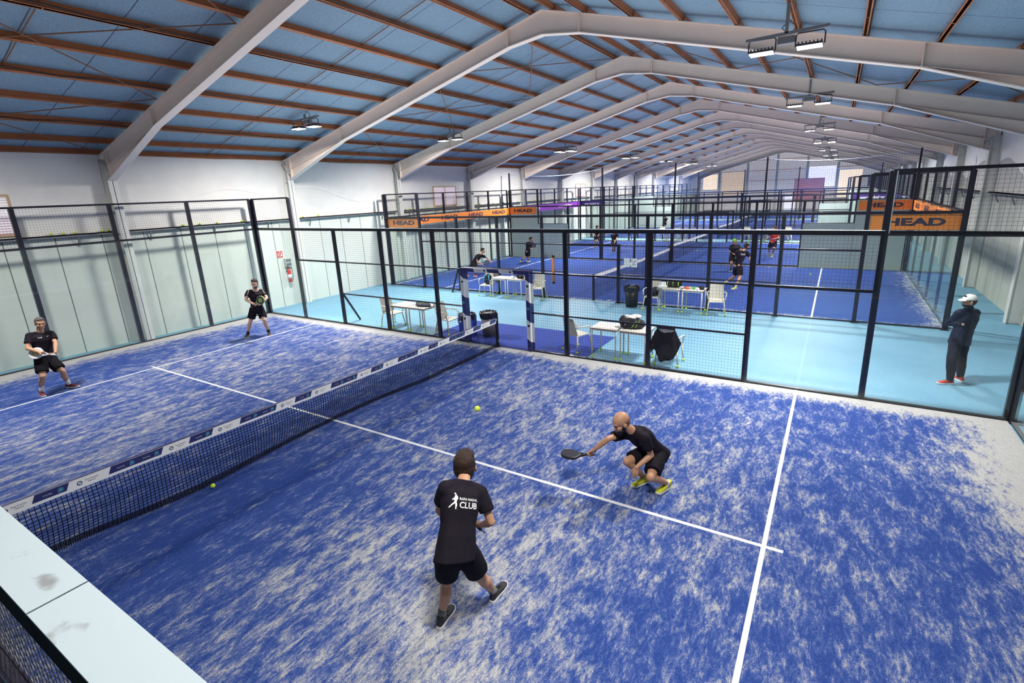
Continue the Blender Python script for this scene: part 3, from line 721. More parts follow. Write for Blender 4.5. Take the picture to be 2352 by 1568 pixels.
banner((8.07,16.145,2.95), (1,0,0), 1.9, 'HEAD', 'orange HEAD banner on the near right corner of the second court', M_ORANGE, M_PRINT)
banner((8.07,26.225,2.96), (1,0,0), 1.86, 'HEAD', 'orange HEAD banner farther back on the right of the second court', M_ORANGE, M_PRINT)
banner((9.98,26.15,2.95), (0,-1,0), 9.9, 'HEAD', 'orange banner along the right end of the second court, seen edge on', M_ORANGE, M_PRINT, .26, 4, .38, 1.95)
M_PURP = pbr('purple_banner_vinyl', (.22,.03,.38), .5, var=.25, vscale=.6)
M_PURB = pbr('blue_violet_banner_vinyl', (.07,.03,.22), .5, var=.2, vscale=.6)
banner((-9.98,26.5,2.98), (0,1,0), 9.8, 'conectabalear', 'long purple banner along the left end of the third court', M_PURP, M_WHV, .24, 2, .40, 1.6)
banner((-9.93,36.42,2.98), (1,0,0), 1.9, 'conectabalear', 'dark violet banner on the far left corner of the third court', M_PURB, M_WHV, .22, 1, .36, 1.0)
banner((8.05,36.42,2.96), (1,0,0), 1.9, 'conectabalear', 'dark violet banner on the far right corner of the third court', M_PURB, M_WHV, .22, 1, .36, 1.0)
# doorway wraps (navy and white padding) on the near court doorway
dw = empty('doorway_padding', (0,10.05,0), 0, 'navy and white printed padding wrapped round the doorway of the nearest court', 'padding')
for s in (-1, 1):
    MB().box(s*1-.054, s*1+.054, -.095, .085, .02, 2.05).build('post_padding', M_NAVY, dw)
    for z in (.35, 1.35):
        q = MB(); x0, x1 = s*1-.056, s*1+.056
        q.add([(x0,-.097,z),(x1,-.097,z-.08),(x1,-.097,z+.42),(x0,-.097,z+.50)], [(0,1,2,3)])
        xs = x1; q.add([(xs,-.097,z-.08),(xs,.087,z-.14),(xs,.087,z+.36),(xs,-.097,z+.42)], [(0,1,2,3)])
        pw = q.build('white_print', M_WHV, dw)
        e = MB(); e.add([(s*1+.034*math.cos(a*math.pi/8), -.099, z+.33+.034*math.sin(a*math.pi/8)) for a in range(16)], [tuple(range(16))]); e.build('roundel', M_PRINT, dw)
        lettering('Proa Premium', .05, M_GREYP, (s*1, -.099, z+.14), (0,0,1), (-1,0,0), dw, sx=.8)
    e = MB(); e.add([(s*1+.036*math.cos(a*math.pi/8), -.099, 1.12+.036*math.sin(a*math.pi/8)) for a in range(16)], [tuple(range(16))]); e.build('teal_emblem', M_TEAL, dw)
MB().box(-.94,.94,-.095,.085,1.955,2.05).build('beam_padding', M_NAVY, dw)
for x in (-.62, .16):
    q = MB(); q.add([(x,-.097,2.05),(x+.42,-.097,2.05),(x+.47,-.097,1.955),(x+.05,-.097,1.955)], [(0,1,2,3)]); q.build('white_print', M_WHV, dw)
    e = MB(); e.add([(x+.36+.030*math.cos(a*math.pi/8), -.099, 2.003+.030*math.sin(a*math.pi/8)) for a in range(16)], [tuple(range(16))]); e.build('roundel', M_PRINT, dw)
    lettering('Proa Premium', .045, M_GREYP, (x+.20, -.099, 2.003), (1,0,0), (0,0,1), dw, sx=.8)
# ---------------- tall poles with ball-stop netting above the dividing fences
def m_netting():
    m, nt = _mat('blue_ball_netting')
    out = N(nt, 'ShaderNodeOutputMaterial'); t = N(nt, 'ShaderNodeBsdfTransparent'); d = N(nt, 'ShaderNodeBsdfDiffuse'); d.inputs[0].default_value = (.06,.17,.55,1)
    tc = N(nt, 'ShaderNodeTexCoord'); sp = N(nt, 'ShaderNodeSeparateXYZ'); L(nt, tc.outputs['Object'], sp.inputs[0])
    outs = []
    for ax, per in (('X', .09), ('Z', .09)):
        dv = N(nt, 'ShaderNodeMath', operation='DIVIDE'); dv.inputs[1].default_value = per; L(nt, sp.outputs[ax], dv.inputs[0])
        fr = N(nt, 'ShaderNodeMath', operation='FRACT'); L(nt, dv.outputs[0], fr.inputs[0])
        lt = N(nt, 'ShaderNodeMath', operation='LESS_THAN'); lt.inputs[1].default_value = .055; L(nt, fr.outputs[0], lt.inputs[0]); outs.append(lt.outputs[0])
    mxm = N(nt, 'ShaderNodeMath', operation='MAXIMUM'); L(nt, outs[0], mxm.inputs[0]); L(nt, outs[1], mxm.inputs[1])
    mx = N(nt, 'ShaderNodeMixShader'); L(nt, mxm.outputs[0], mx.inputs[0]); L(nt, t.outputs[0], mx.inputs[1]); L(nt, d.outputs[0], mx.inputs[2]); L(nt, mx.outputs[0], out.inputs[0]); return m
M_BNET = m_netting()
pole_me = MB().box(-.035,.035,-.035,.035,0,5.0).mesh('tall_pole', M_BLACK)
for y, nm in ((26.34, 'second and third'), (48.8, 'fourth and fifth')):
    xs = (-9.96, -3.9, .07, 4.3, 9.98)
    for x, w in zip(xs, ('leftmost', 'second from the left', 'middle', 'second from the right', 'rightmost')):
        q = empty('net_pole', (x, y, 0), 0, '%s tall black pole above the fence dividing the %s courts' % (w, nm), 'pole', None)
        link('tall_pole', pole_me, q); MB().tube([(0,-.05,4.93),(0,.05,4.93)], .02, 6).build('net_hook', M_BLACK, q)
    r = tag(empty('ball_stop_net', (0, y+.045, 0)), 'fine blue ball-stop net hung above the fence between the %s courts' % nm, 'net')
    m = MB(); c = MB(); K = 16; line = []
    for a, b in zip(xs, xs[1:]):
        for i in range(K):
            u0, u1 = i/K, (i+1)/K; sag_ = lambda u: 4.93-.9*u*(1-u)*((b-a)/6)
            x0, x1 = a+(b-a)*u0, a+(b-a)*u1
            m.add([(x0,0,3.03),(x1,0,3.03),(x1,0,sag_(u1)),(x0,0,sag_(u0))], [(0,1,2,3)]); line.append((x0,0,sag_(u0)))
    m.build('netting', M_BNET, r)
    line.append((xs[-1],0,4.93)); c.tube(line, .006, 4).build('head_rope', pbr('pale_blue_rope', (.4,.5,.75), .7), r)

# ------------------------------------------------------------------ furniture beside the courts
M_CHAIR = pbr('cream_chair_plastic', (.62,.59,.50), .45, var=.04)
M_CHAIRG = pbr('greyish_far_chair', (.40,.40,.38), .5)
M_TABLE = pbr('cream_table_top', (.72,.69,.62), .35, var=.03)
M_TEDGE = pbr('brown_table_edge', (.16,.07,.045), .5)
M_BLKFAB = pbr('black_fabric', (.014,.012,.018), .85, var=.2, vscale=20, bump=.3, bscale=90)
M_GRNP = pbr('lime_print', (.35,.75,.06), .5)
def make_chair(mat=M_CHAIR, feet=True):
    t = empty('armchair')
    # seat
    m = MB(); nu = 8
    vs = []; 
    for j in range(nu+1):
        for i in range(nu+1):
            u, v = i/nu*2-1, j/nu*2-1
            x = u*.225*(1-.06*(v+1)/2); y = v*.22; z = .445-.018*(1-u*u)*(1-v*v) + (.0 if v < .7 else -.02*(v-.7)/.3)
            vs.append((x, y, z))
    n = len(vs); vs += [(x, y, z-.022) for x, y, z in vs]
    fs = []
    for j in range(nu):
        for i in range(nu):
            a = j*(nu+1)+i; fs.append((a, a+1, a+nu+2, a+nu+1)); fs.append((n+a, n+a+nu+1, n+a+nu+2, n+a+1))
    for i in range(nu):
        for a, b in ((i, i+1), (nu*(nu+1)+i+1, nu*(nu+1)+i), ((i+1)*(nu+1), i*(nu+1)), (i*(nu+1)+nu, (i+1)*(nu+1)+nu)): fs.append((a, b, n+b, n+a)[::-1])
    m.add(vs, fs).build('seat', mat, t, smooth=False)
    # back: curved, leaning, seen from behind as one tall panel; front is +y
    m = MB(); vs = []
    for j in range(11):
        v = j/10
        for i in range(9):
            u = i/8*2-1; w = .225-.03*v
            y = -.215-.13*v + .035*u*u; z = .43+.47*v - (.02*u*u if j == 10 else 0)
            vs.append((u*w, y, z))
    n = len(vs); vs += [(x, y-.016, z) for x, y, z in vs]; fs = []
    for j in range(10):
        for i in range(8):
            a = j*9+i; fs.append((a, a+9, a+10, a+1)); fs.append((n+a, n+a+1, n+a+10, n+a+9))
    for i in range(8): fs.append((90+i, n+90+i, n+91+i, 91+i)); fs.append((i+1, n+i+1, n+i, i))
    for j in range(10): fs.append((j*9, n+j*9, n+j*9+9, j*9+9)); fs.append((j*9+17, n+j*9+17, n+j*9+8, j*9+8))
    m.add(vs, fs).build('backrest', mat, t, smooth=False)
    for s in (-1, 1):
        MB().tube([(s*.215,-.27,.66),(s*.265,-.12,.665),(s*.275,.10,.655),(s*.265,.19,.61),(s*.235,.20,.45)], [.014,.018,.02,.018,.016], 7).build('armrest', mat, t, smooth=True)
        for y0, y1 in ((.19, .245), (-.20, -.27)):
            l = MB().tube([(s*.215,y0,.44),(s*.262,y1,.02)], [.021,.014], 7).build('leg', mat, t, smooth=True)
            if feet: MB().ball((s*.263,y1,.033), .033, 10, 6).build('tennis_ball_foot', M_YEL, l, smooth=True)
    return t
def make_table(feet=True, w=.66, d=.62):
    t = empty('table')
    MB().box(-w/2, w/2, -d/2, d/2, .725, .745).build('tabletop', M_TABLE, t, bevel=.004)
    e = MB(); e.box(-w/2-.003, w/2+.003, -d/2-.003, -d/2, .722, .732); e.box(-w/2-.003,w/2+.003,d/2,d/2+.003,.722,.732); e.box(-w/2-.003,-w/2,-d/2,d/2,.722,.732); e.box(w/2,w/2+.003,-d/2,d/2,.722,.732)
    e.build('edge_band', M_TEDGE, t)
    f = MB()
    for a in ((-w/2+.03,w/2-.03,-d/2+.02,-d/2+.045),(-w/2+.03,w/2-.03,d/2-.045,d/2-.02)): f.box(a[0],a[1],a[2],a[3],.68,.724)
    for x in (-w/2+.02, w/2-.045): f.box(x, x+.025, -d/2+.03, d/2-.03, .68, .724)
    f.build('apron', M_TABLE, t)
    for sx in (-1, 1):
        for sy in (-1, 1):
            x, y = sx*(w/2-.035), sy*(d/2-.035)
            l = MB().tube([(x,y,.70),(x,y,.02)], .019, 8).build('leg', M_TABLE, t, smooth=True)
            if feet: MB().ball((x,y,.033), .033, 10, 6).build('tennis_ball_foot', M_YEL, l, smooth=True)
    return t
CH0 = make_chair(); TB0 = make_table(); usedp = [0, 0]
def put(kind, x, y, rz, label, group=None):
    i = 0 if kind == 'chair' else 1; src = CH0 if i == 0 else TB0
    o = src if not usedp[i] else copy_tree(src)
    usedp[i] = 1; o.location = (x, y, 0); o.rotation_euler = (0, 0, rz)
    for key in ('group',):
        if key in o: del o[key]
    return tag(o, label, 'chair' if i == 0 else 'table', group)
R = math.radians
put('chair', -4.30, 10.52, R(-97), 'cream plastic armchair left of the left tables behind the near fence')
put('chair', -2.12, 10.56, R(-93), 'cream plastic armchair between the left tables and the blue bin')
put('chair', 2.02, 10.62, R(-22), 'cream plastic armchair left of the tables near the black racket bag')
put('chair', 4.33, 10.60, R(0), 'cream plastic armchair with a black jacket hung over its back')
put('chair', -4.27, 15.58, R(188), 'cream plastic armchair with a black and turquoise backpack on its seat')
put('chair', -2.0, 15.64, R(180+14), 'empty cream plastic armchair right of the far left tables')
put('chair', 2.36, 15.64, R(182), 'cream plastic armchair with a black bag on it, next to the black bin')
put('chair', 4.36, 15.66, R(192), 'empty cream plastic armchair right of the table with the green-striped bag')
put('table', -3.70, 10.50, 0, 'cream square table, left of the pair behind the left part of the near fence')
put('table', -3.00, 10.50, 0, 'cream square table under a flat black bag behind the left part of the near fence')
put('table', 2.87, 10.52, R(0), 'empty cream square table behind the near fence, beside the black racket bag')
put('table', 3.58, 10.52, R(0), 'cream square table carrying the bulky black racket bag')
put('table', -3.55, 15.62, 0, 'empty cream square table of the far left pair by the second court')
put('table', -2.85, 15.62, 0, 'cream square table with a cap and shoes by the second court')
put('table', 2.97, 15.66, 0, 'cream square table under the green-striped black bag')
put('table', 3.68, 15.66, 0, 'cream square table with small caps and balls by the second court')
# ---- bins
def bin_(x, y, body, liner, label, h=.62, r=.22, sq=False):
    t = empty('waste_bin', (x, y, 0), 0, label, 'bin')
    m = MB()
    if sq:
        m.box(-r, r, -r*.8, r*.8, 0, h)
    else: m.lathe([(r*.82,0),(r*.97,h)], 22)
    m.build('bin_body', body, t, smooth=not sq, bevel=.03 if sq else 0)
    l = MB(); prof = [(r*1.0,h-.14),(r*1.06,h-.06),(r*1.10,h+.02),(r*1.0,h+.045),(r*.86,h),(r*.8,h-.12)]
    vs = []; n = 26
    for i, (rr, z) in enumerate(prof):
        for j in range(n):
            a = 2*math.pi*j/n; w = 1+.06*math.sin(j*2.7+i)+.04*math.sin(j*5.1)
            vs.append((rr*w*math.cos(a)*(1 if not sq else 1.05), rr*w*math.sin(a)*(1 if not sq else .95), z+.02*math.sin(j*3.3+i*2)))
    fs = [(i*n+j, i*n+(j+1)%n, (i+1)*n+(j+1)%n, (i+1)*n+j) for i in range(len(prof)-1) for j in range(n)]
    l.add(vs, fs).build('bin_liner', liner, t, smooth=False)
    return t
M_LINER = pbr('black_bin_liner', (.012,.012,.016), .25, bump=.5, bscale=25)
bin_(1.62, 15.70, M_BLACKRUB, M_LINER, 'round black bin with a black liner beside the second court', .66, .24)
bb = bin_(-1.42, 10.60, pbr('royal_blue_plastic', (.015,.06,.42), .4), M_LINER, 'royal blue bin with a black liner behind the doorway post', .60, .21, True)
MB().ball((-.12,-.175,.42), (.035,.01,.03), 10, 6).build('white_sticker', M_WHV, bb)
bin_(-.82, 10.78, pbr('taupe_plastic', (.20,.18,.17), .5), M_LINER, 'grey bin with a black liner in the open doorway', .66, .22)
# ---- soft things via displaced blobs
def blob(parts, seed=1, amp=.02, fr=6, sub=3, flat=None):
    """union of ellipsoids / boxes fused and crumpled: parts = (kind, centre, radii[, rz])"""
    m = MB()
    for p in parts:
        M = Matrix.Rotation(p[3] if len(p) > 3 else 0, 3, 'Z')
        m.ball(p[1], p[2], 20, 12, M)
    me = m.mesh('blob', None); o = bpy.data.objects.new('blob', me)
    r = o.modifiers.new('r', 'REMESH'); r.mode = 'VOXEL'; r.voxel_size = max(.008, max(max(p[2]) for p in parts)/22)
    s = o.modifiers.new('s', 'SMOOTH'); s.iterations = 4
    out = evaluate(o); bpy.data.meshes.remove(me)
    nr = [v.normal.copy() for v in out.vertices]
    for v, vn in zip(out.vertices, nr):
        n = noise.noise(v.co*fr+V((seed*3.1,0,0))) + .5*noise.noise(v.co*fr*2.3+V((0,seed*1.7,0)))
        v.co += vn*amp*n
        if flat is not None and v.co.z < flat: v.co.z = flat
    out.polygons.foreach_set('use_smooth', [True]*len(out.polygons)); return out
def soft(name, loc, rz, parts, mat, label, cat, seed=1, amp=.02, fr=6, flat=0.0, group=None, child=()):
    t = empty(name, loc, rz, label, cat, group)
    me = blob(parts, seed, amp, fr, flat=flat); me.materials.append(mat); link('body', me, t)
    return t
# black racket bag with towel on the right near table
t = soft('racket_bag', (3.42,10.50,.745), R(12), [('e',(0,0,.13),(.24,.14,.15)),('e',(.16,0,.11),(.18,.13,.13)),('e',(-.14,.02,.15),(.12,.13,.15))], M_BLKFAB, 'bulky black racket bag with lime stripes on the near table', 'bag', 3, .02)
MB().tube([(-.2,-.10,.05),(-.12,-.16,.20),(.02,-.14,.28),(.12,-.12,.24)], .012, 6).build('strap', M_BLKFAB, t, smooth=True)
for a in ((.06,.13),(.14,.16)): MB().bar((a[0],-.145,.06),(a[0]+.10,-.125,a[1]+.07), .028, .008).build('lime_stripe', M_GRNP, t)
MB().tube([(-.10,-.155,.10),(-.08,-.165,.16),(-.11,-.16,.18)], .005, 5).build('zip_pull', M_WHV, t)
t = soft('towel', (3.43,10.53,.985), R(5), [('e',(0,0,.02),(.20,.10,.035)),('e',(.12,.02,.04),(.12,.09,.04)),('e',(-.06,-.03,.035),(.09,.06,.045))], pbr('cream_towel', (.68,.65,.58), .95, var=.1, vscale=12, bump=.6, bscale=120), 'crumpled cream towel lying on top of the black racket bag', 'towel', 6, .025, 11, -.02)
# black jacket over chair back
def cloth(name, outline, y, mat, thick=.03, seed=0, bulge=.03):
    """hanging cloth silhouette in the local XZ plane, softly creased"""
    bm = bmesh.new(); vs = [bm.verts.new((x, 0, z)) for x, z in outline]; f = bm.faces.new(vs)
    bmesh.ops.triangulate(bm, faces=[f]); 
    for _ in range(4): bmesh.ops.subdivide_edges(bm, edges=[e for e in bm.edges if e.calc_length() > .045], cuts=1, use_grid_fill=False); bmesh.ops.triangulate(bm, faces=bm.faces[:])
    for v in bm.verts: v.co.y = bulge*noise.noise(V((v.co.x*7+seed, v.co.z*2.2, 0))) + .012*noise.noise(V((v.co.x*22, v.co.z*7, seed)))
    me = bpy.data.meshes.new(name); bm.to_mesh(me); bm.free(); me.materials.append(mat)
    me.polygons.foreach_set('use_smooth', [True]*len(me.polygons)); return me
jk = empty('jacket', (4.33, 10.23, 0), 0, 'black jacket draped over the back of a cream armchair', 'jacket')
o = link('jacket_back', cloth('jacket_back', [(-.17,.90),(.17,.90),(.27,.70),(.34,.58),(.28,.40),(.20,.22),(.12,.17),(.03,.22),(-.10,.12),(-.22,.36),(-.27,.38),(-.36,.20),(-.33,.42),(-.33,.60),(-.26,.76)], 0, M_BLKFAB, seed=2), jk)
o.location = (0, -.03, .02); sd = o.modifiers.new('s', 'SOLIDIFY'); sd.thickness = .02; o.rotation_euler = (R(-7), 0, 0)
MB().tube([(-.20,.03,.905),(0,.0,.925),(.20,.03,.905)], [.03,.034,.03], 8).build('collar', M_BLKFAB, jk, smooth=True)
# folded black bag on the left near tables
t = soft('flat_bag', (-3.0,10.52,.745), R(8), [('e',(0,0,.035),(.25,.17,.05)),('e',(.16,-.06,.03),(.14,.10,.045)),('e',(-.18,.07,.05),(.10,.09,.05))], pbr('charcoal_fabric', (.045,.05,.065), .85, bump=.3), 'flat charcoal sports bag lying on the left near table', 'bag', 8, .02, 8)
MB().tube([(-.05,-.1,.085),(.0,-.12,.10),(.03,-.03,.10),(.08,-.02,.09)], .009, 6).build('green_cord', M_GRNP, t)
soft('leather_pouch', (-2.60+.02,10.60,.745), R(-8), [('e',(0,0,.025),(.08,.06,.032)),('e',(-.05,.02,.03),(.05,.045,.035))], pbr('brown_leather', (.20,.11,.07), .6, bump=.2), 'small brown pouch at the right edge of the left near table', 'pouch', 4, .008, 12)
# backpack on far left chair
t = soft('backpack', (-4.22,15.60,.45), R(6), [('e',(0,0,.19),(.17,.11,.20)),('e',(0,-.05,.12),(.15,.09,.13))], M_BLKFAB, 'black and turquoise backpack standing on the seat of an armchair', 'backpack', 5, .012)
M_TURQ = pbr('turquoise_fabric', (.02,.33,.55), .7)
for s in (-1, 1): MB().tube([(s*.09,-.10,.36),(s*.12,-.145,.20),(s*.135,-.13,.04)], [.016,.022,.018], 7).build('side_panel', M_TURQ, t, smooth=True)
MB().tube([(-.04,.02,.385),(0,.0,.42),(.04,.02,.385)], .008, 6).build('grab_handle', M_BLKFAB, t)
soft('grey_sweater', (-4.05,15.90,.60), R(-10), [('e',(0,0,.15),(.16,.05,.20)),('e',(.06,-.02,0),(.08,.05,.16))], pbr('grey_knit', (.20,.18,.18), .9, bump=.4), 'grey sweater hung over the back of the backpack armchair', 'sweater', 2, .02, 8, None)
# cap + shoes on far left table
def cap(loc, rz, mat, label, sc=1.0):
    t = empty('cap', loc, rz, label, 'cap')
    m = MB(); m.lathe([(.085*sc,0),(.09*sc,.03*sc),(.075*sc,.07*sc),(.04*sc,.095*sc),(.005,.10*sc)], 16, sy=1.15); m.build('crown', mat, t, smooth=True)
    b = MB(); pts = [(.085*sc*math.cos(a), -.08*sc*1.0-.085*sc*math.sin(a)*1.1+.04*sc, .006) for a in [math.pi*i/10 for i in range(11)]]
    b.add(pts+[(x,y,z+.006) for x,y,z in pts], [tuple(range(11))[::-1], tuple(range(11,22))]+[(i,i+1,i+12,i+11) for i in range(10)]).build('peak', mat, t)
    return t
M_WFAB = pbr('white_fabric', (.72,.73,.72), .85, bump=.2)
cap((-3.02,15.50,.745), R(60), M_WFAB, 'white cap lying on the far left table')
soft('shoe_bag', (-2.76,15.58,.745), R(-10), [('e',(0,0,.09),(.14,.09,.10)),('e',(.12,-.02,.07),(.09,.09,.08))], M_BLKFAB, 'black shoe bag with yellow details on the far left table', 'bag', 9, .016)
tag(MB().lathe([(.03,0),(.035,.05),(.03,.10)], 10).build('yellow_tub', pbr('yellow_plastic', (.75,.70,.05), .5), loc=(-2.60,15.62,.745)), 'small yellow tub on the far left table', 'tub')
# black bag on chair E, hanging white clothing, striped bag, small things
soft('sports_bag', (2.36,15.62,.45), 0, [('e',(0,0,.12),(.23,.16,.13)),('e',(.08,.02,.16),(.13,.12,.12))], M_BLKFAB, 'rounded black sports bag on the armchair by the black bin', 'bag', 7, .018)
t = soft('striped_bag', (2.98,15.74,.745), R(4), [('e',(0,0,.10),(.30,.13,.12)),('e',(-.14,0,.12),(.16,.12,.11)),('e',(.14,0,.12),(.16,.12,.11))], M_BLKFAB, 'long black bag with three lime green straps on the far right table', 'bag', 2, .012)
for x in (-.15, .02, .19): MB().tube([(x,-.115,.06),(x,-.125,.14),(x,-.09,.205),(x,0,.235)], .012, 6).build('lime_strap', M_GRNP, t)
soft('white_top', (2.72,15.46,.745), R(35), [('e',(0,0,.05),(.18,.07,.06)),('e',(.05,.05,.12),(.10,.05,.09))], M_WFAB, 'crumpled white top on the far right table beside the striped bag', 'clothing', 3, .03, 9)
soft('grey_trousers', (2.66,15.36,.56), R(0), [('e',(0,0,.16),(.09,.03,.06)),('e',(.05,-.01,.02),(.05,.03,.19))], pbr('taupe_cloth', (.22,.20,.19), .9, bump=.3), 'taupe trousers hanging off the front edge of the far right table', 'clothing', 4, .012, 9, None)
for x, y, c, lb in ((3.47,15.60,(.8,.14,.03),'orange'),(3.68,15.66,(.10,.45,.10),'green'),(3.80,15.52,(.75,.75,.74),'white')):
    cap((x,y,.745), R(40), pbr('%s_cap_cloth' % lb, c, .85), 'small %s cap on the far right table by the second court' % lb, .75)
soft('black_pouch', (3.90,15.62,.745), 0, [('e',(0,0,.05),(.10,.08,.07))], M_BLKFAB, 'rounded black pouch at the right edge of the far right table', 'pouch', 5, .01)
# orange ball-collecting tube and papers on the second court fence
t = empty('ball_collecting_tube', (-1.52, 16.0, 0), 0, 'orange tube with black ends fixed to the fence of the second court', 'tube')
MB().tube([(0,0,.62),(0,0,1.54)], .045, 14).build('tube_body', pbr('orange_tube', (.85,.27,.02), .4), t, smooth=True)
for z in (.55, 1.52): MB().tube([(0,0,z),(0,0,z+.08)], .052, 14).build('end_cap', M_BLACKRUB, t, smooth=True)
for i, (x, w) in enumerate(((1.20,.21),(1.45,.22))):
    t = empty('notice_sheet', (x, 16.05, 1.28), 0, ('plain white notice sheet, left of the two on the second court fence', 'white notice sheet with small dark drawings on the second court fence')[i], 'notice')
    MB().box(0, w, -.004, 0, 0, .30).build('paper', M_WHV, t)
    if i:
        g = MB()
        for a, b, c, d in ((.03,.05,.18,.27),(.07,.09,.05,.16),(.12,.17,.08,.10),(.11,.13,.14,.22),(.15,.19,.2,.22)): g.quad((a,-.006,c),(b,-.006,c),(b,-.006,d),(a,-.006,d))
        g.build('drawing', pbr('grey_blue_print', (.10,.14,.25), .6), t)
# second walkway furniture, small in view
far_items = [(-4.4,36.9,'c'),(-3.6,36.95,'t'),(-2.9,36.95,'t'),(-2.1,36.9,'c'),(2.1,36.95,'c'),(2.9,36.95,'t'),(3.6,36.95,'t'),(4.5,36.95,'c'),(2.0,38.1,'c'),(2.8,38.1,'t'),(3.6,38.1,'t'),(4.6,38.1,'c'),(-3.0,38.1,'t'),(-4.0,38.1,'c')]
nm_ = {}
for i, (x, y, kd) in enumerate(far_items):
    side = 'left' if x < 0 else 'right'; row = 'near' if y < 37.5 else 'far'
    if kd == 'c':
        outer = abs(x) > 3.9
        put('chair', x, y, R(180 if y > 37.5 else 0), '%s cream armchair of the %s tables, %s edge of the second walkway' % ('outer' if outer else 'inner', side, row))
    else:
        outer = abs(x) > 3.2
        put('table', x, y, 0, '%s cream table on the %s, %s edge of the second walkway' % ('outer' if outer else 'inner', side, row))
# wall fittings
ex = empty('fire_extinguisher', (-10.42, 11.30, .9), 0, 'red fire extinguisher hanging on the pale left wall', 'extinguisher')
M_RED = pbr('red_enamel', (.55,.03,.025), .3)
MB().lathe([(.06,0),(.065,.02),(.065,.42),(.045,.50),(.02,.53)], 16).build('cylinder', M_RED, ex, smooth=True)
MB().lathe([(.066,.15),(.066,.30)], 16).build('label_band', M_WHV, ex, smooth=True)
MB().box(-.02,.02,-.02,.02,.53,.58).bar((0,0,.58),(.05,-.09,.62), .02).bar((0,0,.55),(.06,-.09,.56), .016).build('valve_handle', M_BLACKRUB, ex)
MB().tube([(.0,.02,.55),(.04,.10,.50),(.04,.11,.25),(.05,.08,.05)], .011, 6).build('hose', M_BLACKRUB, ex, smooth=True)
MB().box(-.125,-.05,-.04,.04,.40,.46).build('wall_bracket', M_BLACKRUB, ex)
sg = empty('fire_sign', (-10.53, 11.10, 1.98), 0, 'small red and white fire equipment sign on the left wall', 'sign')
MB().box(-.012,.0,-.13,.13,-.13,.13).build('sign_plate', M_WHV, sg)
q = MB(); q.quad((.002,-.12,-.12),(.002,-.01,-.12),(.002,-.01,.12),(.002,-.12,.12)); q.quad((.002,.01,-.12),(.002,.12,-.12),(.002,.12,.12),(.002,.01,.12)); q.build('red_symbol_field', M_RED, sg)
q = MB(); q.quad((.004,-.08,-.07),(.004,-.05,-.07),(.004,-.05,.06),(.004,-.08,.06)); q.quad((.004,.04,-.08),(.004,.09,-.08),(.004,.09,.0),(.004,.04,.0)); q.quad((.004,.05,.02),(.004,.08,.02),(.004,.08,.09),(.004,.05,.09)); q.build('white_symbol', M_WHV, sg)
bx = empty('electrical_box', (-10.53, 11.36, 1.5), 0, 'grey double electrical box with cables on the left wall', 'box')
MB().box(-.01,.08,-.13,.13,-.02,.30).build('box_body', pbr('light_grey_plastic', (.42,.45,.44), .5), bx, bevel=.01)
for z in (.02, .17): MB().box(.08,.086,-.10,.10,z,z+.10).build('smoked_cover', pbr('smoked_cover', (.12,.14,.15), .3), bx)
for y in (-.04, .02): MB().tube([(.02,y,.30),(.02,y,1.2),(.02,y-.05,1.7)], .008, 5).build('cable', M_WHV, bx)
# ---- balls
ball_me = MB().ball((0,0,0), .033, 16, 10).mesh('tennis_ball', M_YEL, True)
def tball(x, y, z, label, group=None, big=1.0):
    o = link('tennis_ball', ball_me, None, loc=(x, y, z)); tag(o, label, 'ball', group); return o
tball(3.95, 3.90, 1.52, 'yellow ball in flight above the near court')
tball(.06, 2.70, .046, 'yellow ball lying by the hem of the near net')
tball(6.60, 23.9, .046, 'yellow ball on the right side of the second court')
tball(-.36, 20.3, .046, 'yellow ball beside the net of the second court')
tball(.25, 31.1, .046, 'yellow ball beside the net of the third court')
def wall_ball(y, x=XL+.06): 
    bi = min(range(len(FY)), key=lambda i: abs(FY[i]-y))
    if abs(FY[bi]-y) < .25: y += .3
    return tball(x, y, 3.294, 'yellow ball resting on the long shelf along the left wall', 'balls on the left wall shelf')
for y in (4.75,5.0,5.25,6.75-.9,6.0,8.0,8.25,8.5,9.05,9.9,12.3,13.0,17.9,18.2,18.4,18.8,19.0,19.5,20.0,23.6,23.9,24.7,25.3,26.4,29.0,30.2): wall_ball(y)

# ------------------------------------------------------------------ people
def fuse(m, vox, mat, name='body', it=3, fold=0.0, seed=0, ffr=9):
    me = m.mesh(name, None); o = bpy.data.objects.new(name, me)
    r = o.modifiers.new('r', 'REMESH'); r.mode = 'VOXEL'; r.voxel_size = vox
    if it: s = o.modifiers.new('s', 'SMOOTH'); s.iterations = it; s.factor = .5
    out = evaluate(o); bpy.data.meshes.remove(me)
    if fold:
        nr = [v.normal.copy() for v in out.vertices]
        for v, vn in zip(out.vertices, nr):
            c = v.co; n = noise.noise(V((c.x*ffr+seed, c.y*ffr, c.z*ffr*.45))) + .6*noise.noise(V((c.x*ffr*2.1, c.y*ffr*2.1+seed, c.z*ffr*1.3)))
            v.co = c + vn*fold*n
    out.materials.clear(); out.materials.append(mat); out.name = name
    out.polygons.foreach_set('use_smooth', [True]*len(out.polygons)); return out
def capsule(m, p, q, a, b, n=14):
    m.tube([p, q], [a, b], n); m.ball(p, a, n, 8); m.ball(q, b, n, 8)
def loft(m, secs, n=22, ex=2.3):
    vs = []; fs = []
    for c, ax, a, ay, b in secs:
        for j in range(n):
            t = 2*math.pi*j/n; ct, st = math.cos(t), math.sin(t)
            x = abs(ct)**(2/ex)*(1 if ct > 0 else -1); y = abs(st)**(2/ex)*(1 if st > 0 else -1)
            vs.append(c + ax*(a*x) + ay*(b*y))
    k = len(secs)
    for i in range(k-1):
        for j in range(n): fs.append((i*n+j, i*n+(j+1)%n, (i+1)*n+(j+1)%n, (i+1)*n+j))
    fs += [tuple(range(n))[::-1], tuple((k-1)*n+j for j in range(n))]; m.add(vs, fs)
